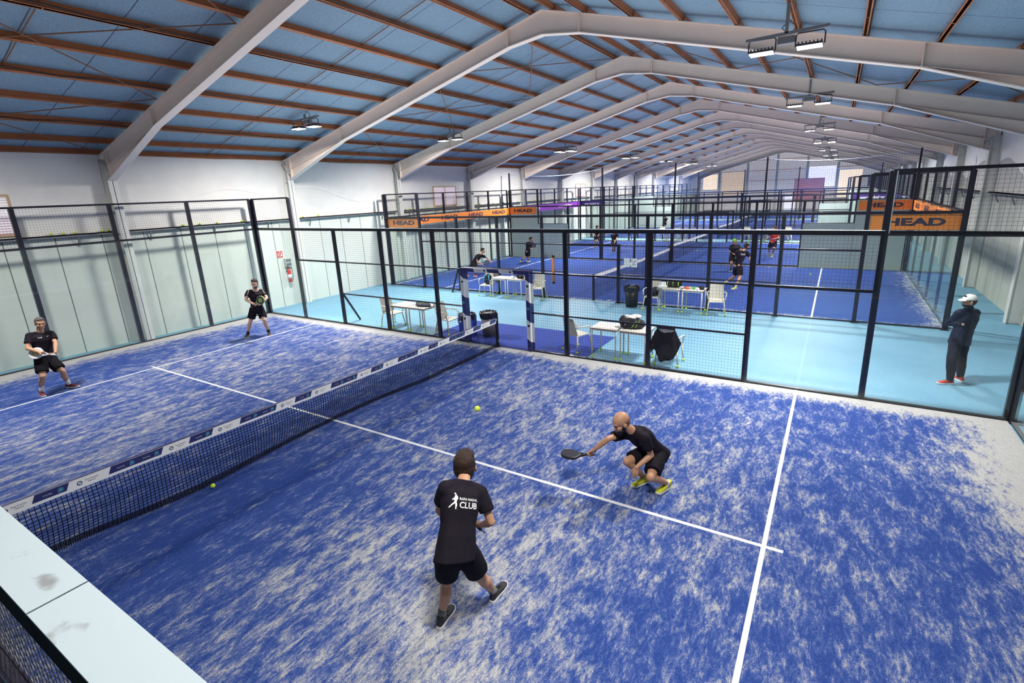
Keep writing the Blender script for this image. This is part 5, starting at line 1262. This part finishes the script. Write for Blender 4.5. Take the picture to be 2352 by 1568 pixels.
PJ = {"A":{"hd":[4.456,3.004,1.397],"nk":[4.562,2.844,1.309],"ch":[4.594,2.738,1.203],"pv":[4.668,2.547,0.9],"sl":[4.483,2.674,1.327],"el":[4.378,2.68,1.075],"wl":[4.432,2.817,0.873],"sr":[4.667,2.938,1.184],"er":[4.793,2.914,0.941],"wr":[4.607,2.988,0.792],"hl":[4.646,2.447,0.887],"hr":[4.721,2.599,0.827],"kl":[4.539,2.525,0.495],"kr":[4.742,2.75,0.444],"al":[4.479,2.465,0.1],"ar":[4.741,2.953,0.096],"heL":[4.499,2.4,0.003],"toL":[4.456,2.65,-0.003],"heR":[4.755,2.897,0.0],"toR":[4.743,3.155,0.003]},"B":{"hd":[5.16,5.331,0.985],"nk":[5.266,5.445,0.835],"ch":[5.345,5.539,0.741],"pv":[5.476,5.733,0.453],"sl":[5.12,5.518,0.728],"el":[4.999,5.267,0.736],"wl":[4.823,5.219,0.558],"sr":[5.454,5.391,0.797],"er":[5.526,5.46,0.537],"wr":[5.393,5.275,0.423],"hl":[5.399,5.764,0.394],"hr":[5.562,5.683,0.439],"kl":[5.224,5.382,0.409],"kr":[5.578,5.279,0.326],"al":[5.392,5.596,0.1],"ar":[5.709,5.601,0.102],"heL":[5.475,5.624,0.029],"toL":[5.324,5.412,0.001],"heR":[5.733,5.672,0.02],"toR":[5.626,5.427,-0.001]},"L":{"hd":[-7.224,3.219,1.567],"nk":[-7.318,3.198,1.368],"ch":[-7.273,3.167,1.213],"pv":[-7.295,3.145,0.834],"sl":[-7.285,3.013,1.331],"el":[-7.161,2.893,1.103],"wl":[-6.954,3.016,1.005],"sr":[-7.338,3.372,1.282],"er":[-7.125,3.347,1.094],"wr":[-6.942,3.25,0.937],"hl":[-7.24,3.061,0.812],"hr":[-7.337,3.212,0.759],"kl":[-7.02,2.961,0.473],"kr":[-7.054,3.305,0.452],"al":[-7.239,2.918,0.109],"ar":[-7.271,3.396,0.102],"heL":[-7.308,2.898,0.008],"toL":[-7.042,2.871,-0.007],"heR":[-7.307,3.341,0.001],"toR":[-7.093,3.498,-0.001]},"M":{"hd":[-7.154,7.999,1.597],"nk":[-7.237,8.039,1.398],"ch":[-7.218,8.01,1.239],"pv":[-7.318,8.032,0.876],"sl":[-7.371,7.899,1.357],"el":[-7.262,7.718,1.174],"wl":[-7.046,7.789,1.046],"sr":[-7.206,8.222,1.329],"er":[-6.989,8.197,1.153],"wr":[-6.938,7.974,1.029],"hl":[-7.305,7.934,0.879],"hr":[-7.335,8.123,0.837],"kl":[-7.386,7.8,0.488],"kr":[-7.093,8.049,0.499],"al":[-7.565,7.752,0.105],"ar":[-7.179,8.173,0.102],"heL":[-7.626,7.785,0.005],"toL":[-7.454,7.581,-0.004],"heR":[-7.237,8.211,0.006],"toR":[-6.992,8.099,-0.002]},"K":{"hd":[9.567,11.73,1.608],"nk":[9.608,11.847,1.427],"ch":[9.609,11.836,1.267],"pv":[9.568,11.828,0.889],"sl":[9.463,11.726,1.37],"el":[9.358,11.857,1.141],"wl":[9.533,11.667,1.174],"sr":[9.737,11.97,1.349],"er":[9.729,11.995,1.066],"wr":[9.497,11.902,1.138],"hl":[9.5,11.758,0.847],"hr":[9.622,11.899,0.828],"kl":[9.438,11.511,0.507],"kr":[9.684,12.065,0.435],"al":[9.484,11.57,0.091],"ar":[9.675,11.831,0.091],"heL":[9.55,11.59,-0.0],"toL":[9.292,11.507,0.0],"heR":[9.731,11.788,0.004],"toR":[9.614,12.027,-0.003]},"F":{"hd":[-7.26,19.508,1.218],"nk":[-7.339,19.41,1.039],"ch":[-7.428,19.331,0.931],"pv":[-7.678,19.299,0.652],"sl":[-7.349,19.219,1.011],"el":[-7.392,19.165,0.733],"wl":[-7.209,19.283,0.578],"sr":[-7.372,19.58,0.954],"er":[-7.306,19.831,0.842],"wr":[-7.095,19.849,0.697],"hl":[-7.66,19.2,0.608],"hr":[-7.734,19.372,0.596],"kl":[-7.294,19.085,0.418],"kr":[-8.066,19.418,0.329],"al":[-7.544,19.107,0.094],"ar":[-8.017,19.067,0.121],"heL":[-7.616,19.09,0.001],"toL":[-7.362,19.014,-0.004],"heR":[-8.1,19.07,0.036],"toR":[-7.852,18.976,0.002]},"G":{"hd":[-7.205,24.052,1.325],"nk":[-7.328,24.105,1.155],"ch":[-7.366,24.06,1.008],"pv":[-7.488,24.128,0.66],"sl":[-7.403,23.934,1.109],"el":[-7.553,24.08,0.922],"wl":[-7.312,24.049,0.837],"sr":[-7.291,24.281,1.086],"er":[-7.341,24.443,0.861],"wr":[-7.287,24.2,0.796],"hl":[-7.476,24.029,0.645],"hr":[-7.506,24.216,0.616],"kl":[-7.656,24.252,0.332],"kr":[-7.67,24.472,0.316],"al":[-7.87,23.967,0.118],"ar":[-7.533,24.147,0.1],"heL":[-7.886,23.88,0.03],"toL":[-7.993,24.114,-0.007],"heR":[-7.59,24.094,0.006],"toR":[-7.522,24.35,0.001]},"H":{"hd":[-4.272,29.106,1.29],"nk":[-4.327,29.264,1.151],"ch":[-4.347,29.303,1.001],"pv":[-4.431,29.499,0.692],"sl":[-4.477,29.177,1.074],"el":[-4.55,29.391,0.909],"wl":[-4.359,29.256,0.8],"sr":[-4.191,29.389,1.103],"er":[-4.132,29.19,0.912],"wr":[-4.17,28.998,0.746],"hl":[-4.484,29.419,0.679],"hr":[-4.406,29.595,0.667],"kl":[-4.352,29.108,0.425],"kr":[-4.283,29.292,0.401],"al":[-4.47,29.347,0.102],"ar":[-4.431,29.548,0.103],"heL":[-4.449,29.282,0.01],"toL":[-4.464,29.545,-0.004],"heR":[-4.413,29.485,0.01],"toR":[-4.428,29.748,-0.001]},"I":{"hd":[-6.547,31.791,1.363],"nk":[-6.614,31.957,1.24],"ch":[-6.618,31.953,1.082],"pv":[-6.739,32.065,0.744],"sl":[-6.719,31.81,1.173],"el":[-6.886,31.974,1.018],"wl":[-6.752,31.815,0.864],"sr":[-6.511,32.108,1.176],"er":[-6.382,31.929,1.001],"wr":[-6.417,31.707,0.875],"hl":[-6.823,32.121,0.726],"hr":[-6.639,32.076,0.73],"kl":[-6.703,31.845,0.429],"kr":[-6.546,31.78,0.442],"al":[-6.858,32.056,0.102],"ar":[-6.667,31.993,0.103],"heL":[-6.885,32.12,0.007],"toL":[-6.838,31.858,-0.0],"heR":[-6.642,31.93,0.009],"toR":[-6.719,32.182,-0.006]},"N":{"hd":[4.479,20.381,1.567],"nk":[4.372,20.268,1.417],"ch":[4.316,20.316,1.275],"pv":[4.243,20.298,0.897],"sl":[4.203,20.177,1.38],"el":[4.131,20.28,1.129],"wl":[4.304,20.445,1.035],"sr":[4.499,20.385,1.334],"er":[4.597,20.544,1.125],"wr":[4.676,20.345,0.981],"hl":[4.167,20.344,0.805],"hr":[4.305,20.228,0.829],"kl":[4.122,20.504,0.394],"kr":[4.363,20.096,0.42],"al":[3.781,20.577,0.124],"ar":[4.268,19.843,0.101],"heL":[3.744,20.662,0.03],"toL":[3.611,20.448,0.011],"heR":[4.3,19.898,0.002],"toR":[4.161,19.671,-0.005]},"O":{"hd":[3.485,23.991,1.359],"nk":[3.472,24.15,1.211],"ch":[3.486,24.107,1.058],"pv":[3.439,24.175,0.692],"sl":[3.346,24.016,1.153],"el":[3.264,24.15,0.921],"wl":[3.445,23.991,0.83],"sr":[3.604,24.275,1.145],"er":[3.751,24.1,0.98],"wr":[3.643,23.887,0.886],"hl":[3.374,24.102,0.681],"hr":[3.517,24.227,0.66],"kl":[3.434,23.775,0.417],"kr":[3.635,23.893,0.422],"al":[3.39,24.041,0.1],"ar":[3.694,24.145,0.099],"heL":[3.385,24.109,0.005],"toL":[3.376,23.842,-0.003],"heR":[3.707,24.077,0.007],"toR":[3.69,24.339,-0.01]},"Q":{"hd":[4.577,29.196,1.522],"nk":[4.587,29.342,1.362],"ch":[4.611,29.327,1.204],"pv":[4.546,29.442,0.851],"sl":[4.443,29.232,1.29],"el":[4.341,29.402,1.092],"wl":[4.286,29.151,1.071],"sr":[4.763,29.402,1.292],"er":[4.795,29.283,1.04],"wr":[4.607,29.109,1.011],"hl":[4.49,29.363,0.823],"hr":[4.626,29.497,0.819],"kl":[4.36,29.533,0.453],"kr":[4.637,29.259,0.467],"al":[4.405,29.753,0.1],"ar":[4.564,29.443,0.101],"heL":[4.426,29.816,0.004],"toL":[4.347,29.562,0.001],"heR":[4.566,29.51,0.004],"toR":[4.532,29.246,-0.004]},"R":{"hd":[-6.593,48.457,1.16],"nk":[-6.623,48.614,1.014],"ch":[-6.626,48.611,0.858],"pv":[-6.748,48.743,0.528],"sl":[-6.719,48.466,0.942],"el":[-6.853,48.679,0.817],"wl":[-6.651,48.565,0.705],"sr":[-6.538,48.781,0.965],"er":[-6.414,48.61,0.78],"wr":[-6.249,48.488,0.624],"hl":[-6.755,48.642,0.537],"hr":[-6.674,48.812,0.521],"kl":[-6.722,48.282,0.314],"kr":[-6.603,48.45,0.306],"al":[-6.891,48.594,0.098],"ar":[-6.695,48.795,0.096],"heL":[-6.909,48.526,0.006],"toL":[-6.901,48.791,-0.006],"heR":[-6.673,48.729,0.004],"toR":[-6.706,48.992,-0.008]}}
PJ['A']['nk'][2] += .035; PJ['A']['hd'][2] -= .018
PJ['R'] = {k_: [p[0]+.35, p[1]-1.6, p[2]] for k_, p in PJ['R'].items()}
for s_ in ('sl','sr'): PJ['A'][s_][2] += .02
# --- player seen from behind, nearest
A_ball = V((3.95,3.90,1.52))
r, J, O, M, fw, up, sx, sme = person(PJ['A'], 'dark-haired man seen from behind in black club shirt and shorts, nearest the viewer', face=-1, look=(A_ball-V(PJ['A']['hd'])), skin='tan', hair='full', hm=H_DARK, sock=M_SOCKG, sockh=.11, shoe_u=M_SHBLK, shoe_s=M_SOLEW,
    headup=V((0,0,1)), hs=1.28, hr=dict(d=cam_dir(-.9,.1,-.35), n=cam_dir(-.1,-.9,-.3), t=cam_dir(-.1,.9,-.5), curl=.85), hl=dict(d=cam_dir(.9,.0,-.4), n=cam_dir(0,-.8,.2), t=cam_dir(0,.6,-.8), curl=.7))
back = -fw; xr = sx; yu = (up - fw*up.dot(fw)).normalized()
oc = J['ch'] + up*.00 - xr*.045 + back*.3
def on_back(me, name, mat=M_WHV):
    surf_project([me], sme, fw, .0035); me.materials.clear(); me.materials.append(mat); o = link(name, me, r); o.location = -O
XD = frame_mat((0,0,0), xr, yu).to_3x3()
for txt, size, dx, dy, b in (('CLUB', .072, .070, -.030, .0016), ('RAFA NADAL', .030, .070, .022, .0006)):
    me = text_mesh(txt, size, 0, b, 1.0); me.transform(frame_mat(oc + xr*dx + yu*dy, xr, yu)); on_back(me, 'shirt_lettering')
fig = [[(-.004,.075),(.010,.060),(.004,.052),(-.012,.066)], [(.000,.058),(.020,.048),(.026,.030),(.012,.000),(-.006,-.002),(-.010,.026)], [(-.010,.030),(-.026,.018),(-.022,.010),(-.004,.018)],
       [(.012,.002),(.020,-.030),(.014,-.058),(.022,-.062),(.006,-.064),(.004,-.030),(-.004,-.002)], [(-.004,.000),(.006,-.010),(-.022,-.034),(-.040,-.058),(-.048,-.054),(-.028,-.024)]]
flat_print(r, O, sme, oc - xr*.058 + yu*(-.004), xr, yu, fig, M_WHV, 'player_emblem', fw, .0035, 2)
racket(J['wr']+cam_dir(-.75,.0,-.5)*.06+V((0,0,-.02)), cam_dir(-.75,.25,-.75), cam_dir(.3,.7,-.3), M_PRINT, M_BLACKRUB, 'black padel racket held in front by the man seen from behind')
# --- bald man lunging
r, J, O, M, fw, up, sx, sme = person(PJ['B'], 'bald bearded man in black lunging low with his racket stretched out to the left', face=1, look=(-.85,-.38,.25), skin='tan', hair='shaved', hm=H_SHAVE, beard=True, sock=M_SOCKW, sockh=.03, shoe_u=M_SHYEL, shoe_s=M_SOLEW,
    headup=cam_dir(-.25,.9,.15), hs=1.18, hl=dict(n=cam_dir(.1,-.3,.8), t=cam_dir(0,1,0), curl=.85), hr=dict(d=cam_dir(-.22,-.93,.2), n=cam_dir(.2,-.2,-.9), t=cam_dir(-.9,.3,0), curl=.16, spread=.15))
for tx, ty, s_ in ((.085,.02,.045),): swoosh(r, O, sme, J['ch'] + sx*tx + up*ty + fw*.3, sx, up, s_, -fw)
hd = (J['wl']-J['el']).normalized(); gp = J['wl']+hd*.065
racket(gp+hd*.035+cam_dir(0,-.15,.9)*.012, cam_dir(-.97,.10,.06), cam_dir(-.1,.99,-.03), pbr('black_carbon_face', (.02,.02,.024), .35), M_BLACKRUB, 'black padel racket held low by the bald man')
MB().tube([gp-hd*.075+V(p)*.034 for p in [tuple((cam_dir(0,1,0)*math.cos(a)+cam_dir(.3,0,1)*math.sin(a))) for a in [i*math.pi/5 for i in range(11)]]], .005, 6, cap=False).build('wristband', M_BLACKRUB, r).location = -O
# --- far left man with white racket
r, J, O, M, fw, up, sx, sme = person(PJ['L'], 'greying man in black holding a white racket, at the far left of the court', face=1, look=(.82,-.12,.62), skin='tan', hair='short', hm=H_GREY, sock=M_SOCKW, sockh=.17, shoe_u=M_SHDRED, shoe_s=M_SOLEW,
    hr=dict(d=cam_dir(-.5,-.5,.5), n=cam_dir(-.5,.0,.3), t=cam_dir(-.6,.5,.2), curl=.85), hl=dict(d=cam_dir(.85,-.25,.3), n=cam_dir(.1,.7,.1), t=cam_dir(.2,.6,.5), curl=.55))
swoosh(r, O, sme, J['ch'] + sx*.085 + up*.07 + fw*.3, sx, up, .05, -fw)
me = text_mesh('CLUB', .03, 0, .001); me.transform(frame_mat(J['ch']-sx*.06+up*.05+fw*.3, sx, up)); surf_project([me], sme, -fw, .0035); me.materials.clear(); me.materials.append(M_WHV); link('chest_lettering', me, r).location = -O
racket(J['wr']+cam_dir(-.35,-.2,.75)*.085, cam_dir(-.93,.22,.25), cam_dir(.25,.6,.85), pbr('white_racket_face', (.72,.71,.68), .4), pbr('white_racket_frame', (.6,.6,.62), .4), 'white padel racket held by the greying man at far left', pbr('gold_print', (.42,.33,.05), .5), M_WHV)
# --- man by the glass corner
r, J, O, M, fw, up, sx, sme = person(PJ['M'], 'bearded man in black polo with pale collar, by the far glass corner', face=1, look=(.22,-.12,1), skin='fair', hair='full', hm=H_DARK, beard=True, sock=M_SOCKB, sockh=.09, shoe_u=pbr('dark_brown_shoe', (.035,.018,.018), .7), shoe_s=pbr('grey_sole', (.3,.28,.28), .6),
    hl=dict(d=cam_dir(.7,-.3,.5), n=cam_dir(.3,.3,-.7), t=cam_dir(.6,.6,.2), curl=.85), hr=dict(d=cam_dir(-.5,-.1,.6), n=cam_dir(-.3,.1,-.6), t=cam_dir(.1,.8,.2), curl=.6))
M_COLLAR = pbr('pale_rib_collar', (.62,.52,.46), .8)
q = MB(); pts = []
for i in range(9):
    a = math.pi*(.12+.76*i/8)*-1; pts.append(J['nk']+up*.012 + sx*.074*math.cos(a)*-1 - fw*.0 + fw*.062*math.sin(a) )
q.tube([J['nk']+up*(.03-.05*max(0,math.cos(t)))+sx*.075*math.sin(t)+fw*.078*math.cos(t) for t in [i*math.pi/8 for i in range(17)]], .011, 7, cap=False)
q.build('collar', M_COLLAR, r).location = -O
for s_, e_ in (('sl','el'),('sr','er')):
    S, E = J[s_], J[e_]; d_ = (E-S).normalized(); n_ = (fw+up*.6); n_ = (n_-d_*n_.dot(d_)).normalized()
    MB().tube([J['nk'].lerp(S,.45)+up*.062+fw*.01, S+n_*.072*.6+up*.062, S.lerp(E,.3)+n_*.080, S.lerp(E,.6)+n_*.080], [.006,.008,.008,.007], 6).build('shoulder_stripe', M_COLLAR, r).location = -O
swoosh(r, O, sme, J['ch'] - sx*.06 + up*.03 + fw*.3, sx, up, .045, -fw, M_GREYP)
racket(J['wl']+cam_dir(.75,-.1,.45)*.065, cam_dir(.80,.48,.12), cam_dir(-.15,.1,1), M_PRINT, pbr('lime_black_frame', (.30,.34,.10), .4), 'black and lime padel racket held by the man by the glass corner', M_GRNP)
# --- standing coach outside
r, J, O, M, fw, up, sx, sme = person(PJ['K'], 'man in a white cap and navy tracksuit standing with folded arms on the walkway', face=1, look=(-.93,-.08,-.28), skin='olive', hair='short', hm=H_BLK, beard=False, shirt=M_NAVYC, shorts=M_NAVYT, shoe_u=M_SHRED, shoe_s=M_SOLEW, long=True, cname='jacket',
    hl=dict(d=cam_dir(.8,.2,-.3), n=cam_dir(-.3,-.2,-.8), t=cam_dir(0,1,0), curl=.4), hr=dict(d=cam_dir(-.8,.2,-.1), n=cam_dir(-.2,-.2,.8), t=cam_dir(0,1,0), curl=.4))
c = J['hd']; m = MB(); T = lambda x, y, z: c+M@V((x,y,z))
m.ball(T(0,-.010,.050), (.088,.104,.080), 22, 12, M); cap_me = fuse(m, .006, M_WFAB, 'cap', 2)
bmc = bmesh.new(); bmc.from_mesh(cap_me); geom = bmc.verts[:]+bmc.edges[:]+bmc.faces[:]
bmesh.ops.bisect_plane(bmc, geom=geom, plane_co=T(0,0,.030), plane_no=M@V((0,.12,-1)), clear_outer=True); bmc.to_mesh(cap_me); bmc.free()
cp = link('cap', cap_me, r); cp.location = -O; sd = cp.modifiers.new('s','SOLIDIFY'); sd.thickness = .004
m = MB(); n = 12; vs = []
for i in range(n+1):
    a = math.pi*i/n; vs += [T(.072*math.cos(a), .070+.0*math.sin(a), .042), T(.080*math.cos(a), .075+.085*math.sin(a), .030-.006*math.cos(a)**2)]
vs2 = [v+M@V((0,0,.005)) for v in vs]; N_ = len(vs); fs = [(2*i,2*i+1,2*i+3,2*i+2) for i in range(n)]+[(N_+2*i+2,N_+2*i+3,N_+2*i+1,N_+2*i) for i in range(n)]+[(2*i+1,N_+2*i+1,N_+2*i+3,2*i+3) for i in range(n)]
m.add(vs+vs2, fs).build('cap_peak', M_WFAB, cp)
m = MB(); m.ball(T(0,.028,-.062), (.060,.068,.045), 18, 10, M); m.tube([J['nk']+up*.03, J['hd']-M@V((0,-.01,.055))], [.072,.066], 16)
q = link('neck_gaiter', fuse(m, .007, M_NAVYC, 'neck_gaiter', 3), r); q.location = -O
# --- second court
def small(key, label, face, look, rk=None, **kw):
    out = person(PJ[key], label, face=face, look=look, detail=0, sock=kw.pop('sock', M_SOCKB), shoe_u=kw.pop('shoe_u', M_SHBLK), shoe_s=M_SOLEW, **kw)
    J = out[1]
    if rk:
        w, e, yd, zd, lb = rk; d_ = (J[w]-J[e]).normalized()
        racket(J[w]+d_*.06, cam_dir(*yd), cam_dir(*zd), pbr('dark_blue_grey_face', (.07,.08,.12), .4), M_BLACKRUB, lb, None, holes=False)
    return out
small('F', 'man in black crouching low with red shoes on the second court', 1, (1,-.05,.1), ('wl','el',(.75,.45,.2),(-.2,.1,1),'dark padel racket held by the crouching man on the second court'), hair='short', hm=H_BLK, shoe_u=M_SHRED)
small('G', 'man in black stepping forward with yellow shoes on the second court', 1, (.95,-.12,.2), ('wl','el',(.7,.6,.2),(-.2,.1,1),'dark padel racket held by the man in yellow shoes on the second court'), hair='short', hm=H_BLK, shoe_u=M_SHYEL)
o_ = small('N', 'man in black club shirt lunging with his back to the viewer on the second court', -1, (.9,-.1,-.3), None, hair='short', hm=H_BLK, shoe_u=M_SHYEL, sock=M_SOCKW)
me = text_mesh('CLUB', .07, 0, .002); me.transform(frame_mat(o_[1]['ch']+o_[5]*.03-o_[4]*.3, o_[6], o_[5])); surf_project([me], o_[7], o_[4], .006); me.materials.clear(); me.materials.append(M_WHV); q = link('shirt_lettering', me, o_[0]); q.location = -o_[2]
o_ = small('O', 'man in black with a backwards lime cap, behind the lunging man on the second court', 1, (.3,-.2,.9), None, hair='short', hm=H_BLK)
q = MB(); c = o_[1]['hd']; M_ = o_[3]; q.ball(c+M_@V((0,-.012,.055)), (.087,.102,.072), 16, 10, M_); q.ball(c+M_@V((.0,-.12,.03)), (.05,.06,.010), 12, 6, M_); q.build('cap', M_GRNP, o_[0], smooth=True).location = -o_[2]
small('H', 'man in black waiting in front of the left glass on the third court', 1, (.9,0,.3), None, hair='short', hm=H_BLK)
small('I', 'man in black at the back left of the third court beside a fence post', 1, (.9,0,.3), None, hair='short', hm=H_BLK, shoe_u=M_SHRED)
small('Q', 'man in a red shirt and black shorts on the third court', 1, (-.9,-.1,.3), ('wl','el',(-.8,.3,.2),(.2,.2,1),'dark padel racket held by the man in the red shirt'), hair='short', hm=H_BLK, shirt=M_RED2, shoe_u=M_SHYEL, sock=M_SOCKW)
small('R', 'tiny distant player in dark clothes on the fourth court', 1, (.9,0,.3), None, hair='short', hm=H_BLK)

EXPO = 0.0
UPW = 330
# ------------------------------------------------------------------ lighting
M_LAMP = pbr('lit_led_lens', (1,1,1), .4, emit=(1,.98,.95), es=16)
M_LAMPB = pbr('lamp_housing', (.06,.06,.07), .4, metal=.4)
def flood_unit(t, x, y, z, tilt=0):
    """one LED flood hanging from its U bracket under the bar"""
    b = MB(); pts = [(x-.21,y,z-.20),(x-.21,y,z-.03),(x-.18,y,z),(x+.18,y,z),(x+.21,y,z-.03),(x+.21,y,z-.20)]
    b.tube(pts, .012, 5).build('bracket', M_LAMPB, t)
    h = MB().box(x-.19,x+.19,y-.13,y+.13,z-.22,z-.185)
    for j in range(7): h.box(x-.17+j*.055, x-.155+j*.055, y-.10, y+.10, z-.185, z-.15)
    hh = h.build('lamp_housing', M_LAMPB, t)
    MB().box(x-.18,x+.18,y-.12,y+.12,z-.232,z-.221).build('lens', M_LAMP, hh)
def flood(x, y, zb, label, four=False):
    boost = 1 + max(0, y-20)/60
    t = empty('floodlight_fixture', (x, y, 0), 0, label, 'light')
    MB().bar((0,0,zb),(0,0,zroof(x)+.05), .05, .05).build('drop_rod', M_GREY, t)
    for dy in ((-.22,.22) if four else (0,)):
        MB().bar((-.62,dy,zb-.02),(.62,dy,zb+.02), .05, .045).build('cross_bar', M_GREY, t)
        for s in (-.36, .36): flood_unit(t, s, dy, zb-.03)
    MB().box(-.13,.13,.03,.15,zb-.14,zb-.03).build('driver_box', M_GREY, t)
    MB().tube([(.05,.06,zb),(.14,.1,zb+.1),(.02,.08,zb+.22),(-.08,.05,zb+.1),(0,.04,zb+.02)], .008, 5).build('cable', M_BLACKRUB, t)
    ld = bpy.data.lights.new('flood', 'AREA'); ld.shape = 'RECTANGLE'; ld.size = 1.1; ld.size_y = .28; ld.energy = FLOOD_W*(1.5 if four else 1)*boost*(.55 if y < 5 else 1); ld.color = (1,.97,.93); ld.spread = math.radians(165)
    lo = bpy.data.objects.new('flood_light', ld); COL.objects.link(lo); lo.parent = t; lo.location = (0,0,zb-.30)
FLOOD_W = 620
rows_ = ['nearest', 'second', 'third', 'fourth', 'fifth', 'sixth', 'seventh', 'eighth']
for i, (y, f) in enumerate(((2.2,0),(10.1,0),(16.4,0),(26.6,1),(37.3,1),(46.5,0),(55.8,1),(66,0))):
    flood(-6.25 if i != 1 else -6.6, y, 6.24, 'hanging floodlight in the left row, %s from the viewer' % rows_[i], f)
for i, (y, f) in enumerate(((2.0,0),(9.9,0),(17.4,0),(26.6,0),(35.8,1),(45.5,0),(56,0),(67,0))):
    flood(6.25, y, 6.26, 'hanging floodlight in the right row, %s from the viewer' % rows_[i], f)
# broad weak upward area lights added without any fixture to brighten ceiling and frames
def area(name, loc, rot, sx, sy, e, col):
    ld = bpy.data.lights.new(name, 'AREA'); ld.shape = 'RECTANGLE'; ld.size = sx; ld.size_y = sy; ld.energy = e; ld.color = col
    lo = bpy.data.objects.new(name, ld); COL.objects.link(lo); lo.location = loc; lo.rotation_euler = rot; lo.visible_camera = True
    return lo
for i, y in enumerate((0.5, 11, 21.5, 32, 43, 55, 67)):
    area('bounce_light', (.6, y, 4.3), (math.pi, 0, 0), 16, 8, UPW*(.5 if i == 0 else 1), (1,.93,.86))
W_ = bpy.data.worlds.new('world'); SC.world = W_; W_.use_nodes = True
W_.node_tree.nodes['Background'].inputs[0].default_value = (.5,.6,.8,1); W_.node_tree.nodes['Background'].inputs[1].default_value = .3
SC.view_settings.view_transform = 'Standard'; SC.view_settings.look = 'None'; SC.view_settings.exposure = EXPO; SC.view_settings.gamma = 1.0
SC.cycles.max_bounces = 6; SC.cycles.diffuse_bounces = 3; SC.cycles.glossy_bounces = 2; SC.cycles.transparent_max_bounces = 48
SC.cycles.sample_clamp_indirect = 6; SC.cycles.caustics_reflective = False; SC.cycles.caustics_refractive = False

SC.cycles.use_adaptive_sampling = True; SC.cycles.adaptive_threshold = .06; SC.cycles.adaptive_min_samples = 10
for m in bpy.data.materials: m.cycles.emission_sampling = 'NONE'
bpy.data.scenes.remove(TMP)
